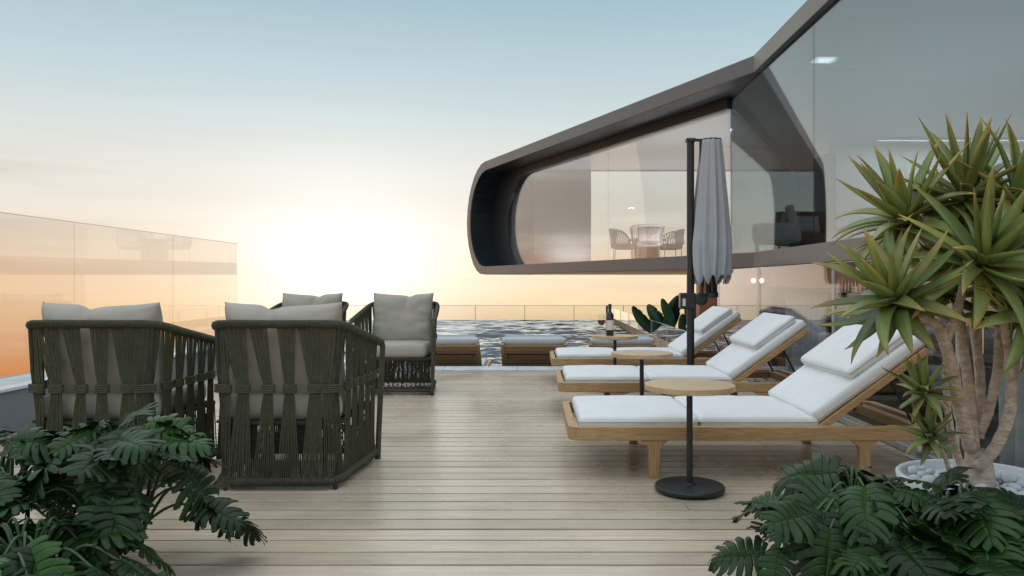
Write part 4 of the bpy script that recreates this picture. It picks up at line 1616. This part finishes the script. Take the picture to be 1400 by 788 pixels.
def make_wire_chair(label):
    t = thing('wire_armchair', label, 'armchair', group='lattice armchairs in the upper room')
    sh = MB()
    def sp(a, z):
        r_ = .33 + .06 * (z - .42) / .5
        rz = 1.12
        return Vector((r_ * math.sin(a) * rz, -r_ * math.cos(a), z))
    A = R(118)
    nA_ = 22
    top = [sp(-A + 2 * A * i / nA_, .93 - .26 * abs(-1 + 2 * i / nA_) ** 4) for i in range(nA_ + 1)]
    bot = [sp(-A + 2 * A * i / nA_, .43) for i in range(nA_ + 1)]
    sh.tube(top, .014, 6)
    sh.tube(bot, .012, 6)
    for i in range(nA_):
        sh.tube([bot[i], bot[i].lerp(top[i + 1], .5) * 1.0, top[i + 1]], .007, 4)
        sh.tube([bot[i + 1], top[i]], .007, 4)
    sh.tube([top[0], bot[0]], .014, 6)
    sh.tube([top[-1], bot[-1]], .014, 6)
    sh.build('lattice_back', M['wire'], t, smooth=True)
    for x, yv in ((-.27, -.24), (.27, -.24), (-.3, .22), (.3, .22)):
        MB().tube([(x, yv, .43), (x * 1.1, yv * 1.1, 0)], .011, 6).build('leg', M['wire'], t)
    rounded_box_mb(.31, .29, .06, .04, .02, 12, 12, 3, 3).build('seat_pad', M['pad_pink'], t, smooth=True, mtx=Matrix.Translation((0, .02, .46)))
    rounded_box_mb(.28, .19, .05, .04, .02, 12, 12, 3, 4).build('back_pad', M['pad_pink'], t, smooth=True, mtx=Matrix.Translation((0, -.26, .70)) @ Matrix.Rotation(R(80), 4, 'X'))
    return t


wc = make_wire_chair('lattice wire armchair upstairs with its back to the viewer, centre of its group')
wc.location = (2.90, 19.3, FZ)
dup(wc, (2.45, 20.6, FZ), R(-100), 'lattice wire armchair upstairs at the left end of the dining group')
dup(wc, (3.75, 20.8, FZ), R(95), 'lattice wire armchair upstairs partly hidden behind the parasol pole')
dt = thing('round_table', 'round wooden pedestal table upstairs between the lattice armchairs', 'table', (3.10, 20.7, FZ))
MB().lathe([(.34, 0), (.34, .62)], 36).build('pedestal', M['table_wood'], dt)
MB().lathe([(.50, .622), (.52, .635), (.52, .655), (.50, .668)], 44).build('table_top', M['table_wood'], dt)


def lounge_chair(name, label, loc, rz, m, w_=.8, h=.95):
    t = thing(name, label, 'sofa' if 'sofa' in name else 'armchair', loc, rz)
    rounded_box_mb(w_ / 2, .40, .11, .05, .02, 14, 14, 3, 3).build('seat', m, t, smooth=True, mtx=Matrix.Translation((0, .0, .36)))
    rounded_box_mb(w_ / 2, .36, .08, .05, .02, 14, 14, 3, 5).build('backrest', m, t, smooth=True, mtx=Matrix.Translation((0, -.36, .62)) @ Matrix.Rotation(R(78), 4, 'X'))
    for s in (-1, 1):
        rounded_box_mb(.06, .40, .16, .05, .01, 8, 12, 3, 5).build('armrest', m, t, smooth=True, mtx=Matrix.Translation((s * (w_ / 2 + .02), .0, .46)))
        for yv in (-.33, .33):
            MB().lathe([(.016, 0), (.02, .26)], 10, (s * (w_ / 2 - .08), yv, 0)).build('leg', M['frame_black'], t)
    pillow_mb(.5, .42, .14, 14, 2).build('pillow', M['pad_pink'], t, smooth=True, mtx=Matrix.Translation((0, -.20, .68)) @ Matrix.Rotation(R(14), 4, 'X'))
    return t


lounge_chair('lounge_chair', 'pale upholstered armchair upstairs standing close to the glass corner', (4.75, 14.9, FZ), R(70), M['pad_pink'], .7)
lounge_chair('sofa', 'brown upholstered sofa upstairs behind the glass, right of the pale armchair', (5.75, 15.6, FZ), R(180), M['brown_sofa'], 1.3)

# ------------------------------------------------------------------ furniture in the lower room
bc = thing('bar_counter', 'dark bar counter in the lower room behind the glass balustrade', 'counter', (5.4, 9.2, -.9))
MB().box((-.25, -1.1, .002), (.25, 1.1, 1.0)).build('counter_body', M['room_dark'], bc)
MB().box((-.32, -1.2, 1.003), (.32, 1.2, 1.05)).build('counter_top', M['frame_black'], bc, bevel=.004)
for i, yv in enumerate((8.5, 9.3)):
    st_ = thing('bar_stool', 'dark round bar stool, nearer to the viewer' if i == 0 else 'dark round bar stool, farther from the viewer', 'stool', (4.75, yv, -.9), 0, 'bar stools in the lower room')
    MB().lathe([(.19, .70), (.22, .72), (.22, .77), (.18, .79)], 28).build('seat', M['brown_sofa'], st_, smooth=False)
    MB().lathe([(.022, .02), (.022, .70)], 14).build('pole', M['black_metal'], st_)
    MB().lathe([(.2, 0.002), (.2, .015), (.03, .03)], 28).build('base', M['black_metal'], st_)
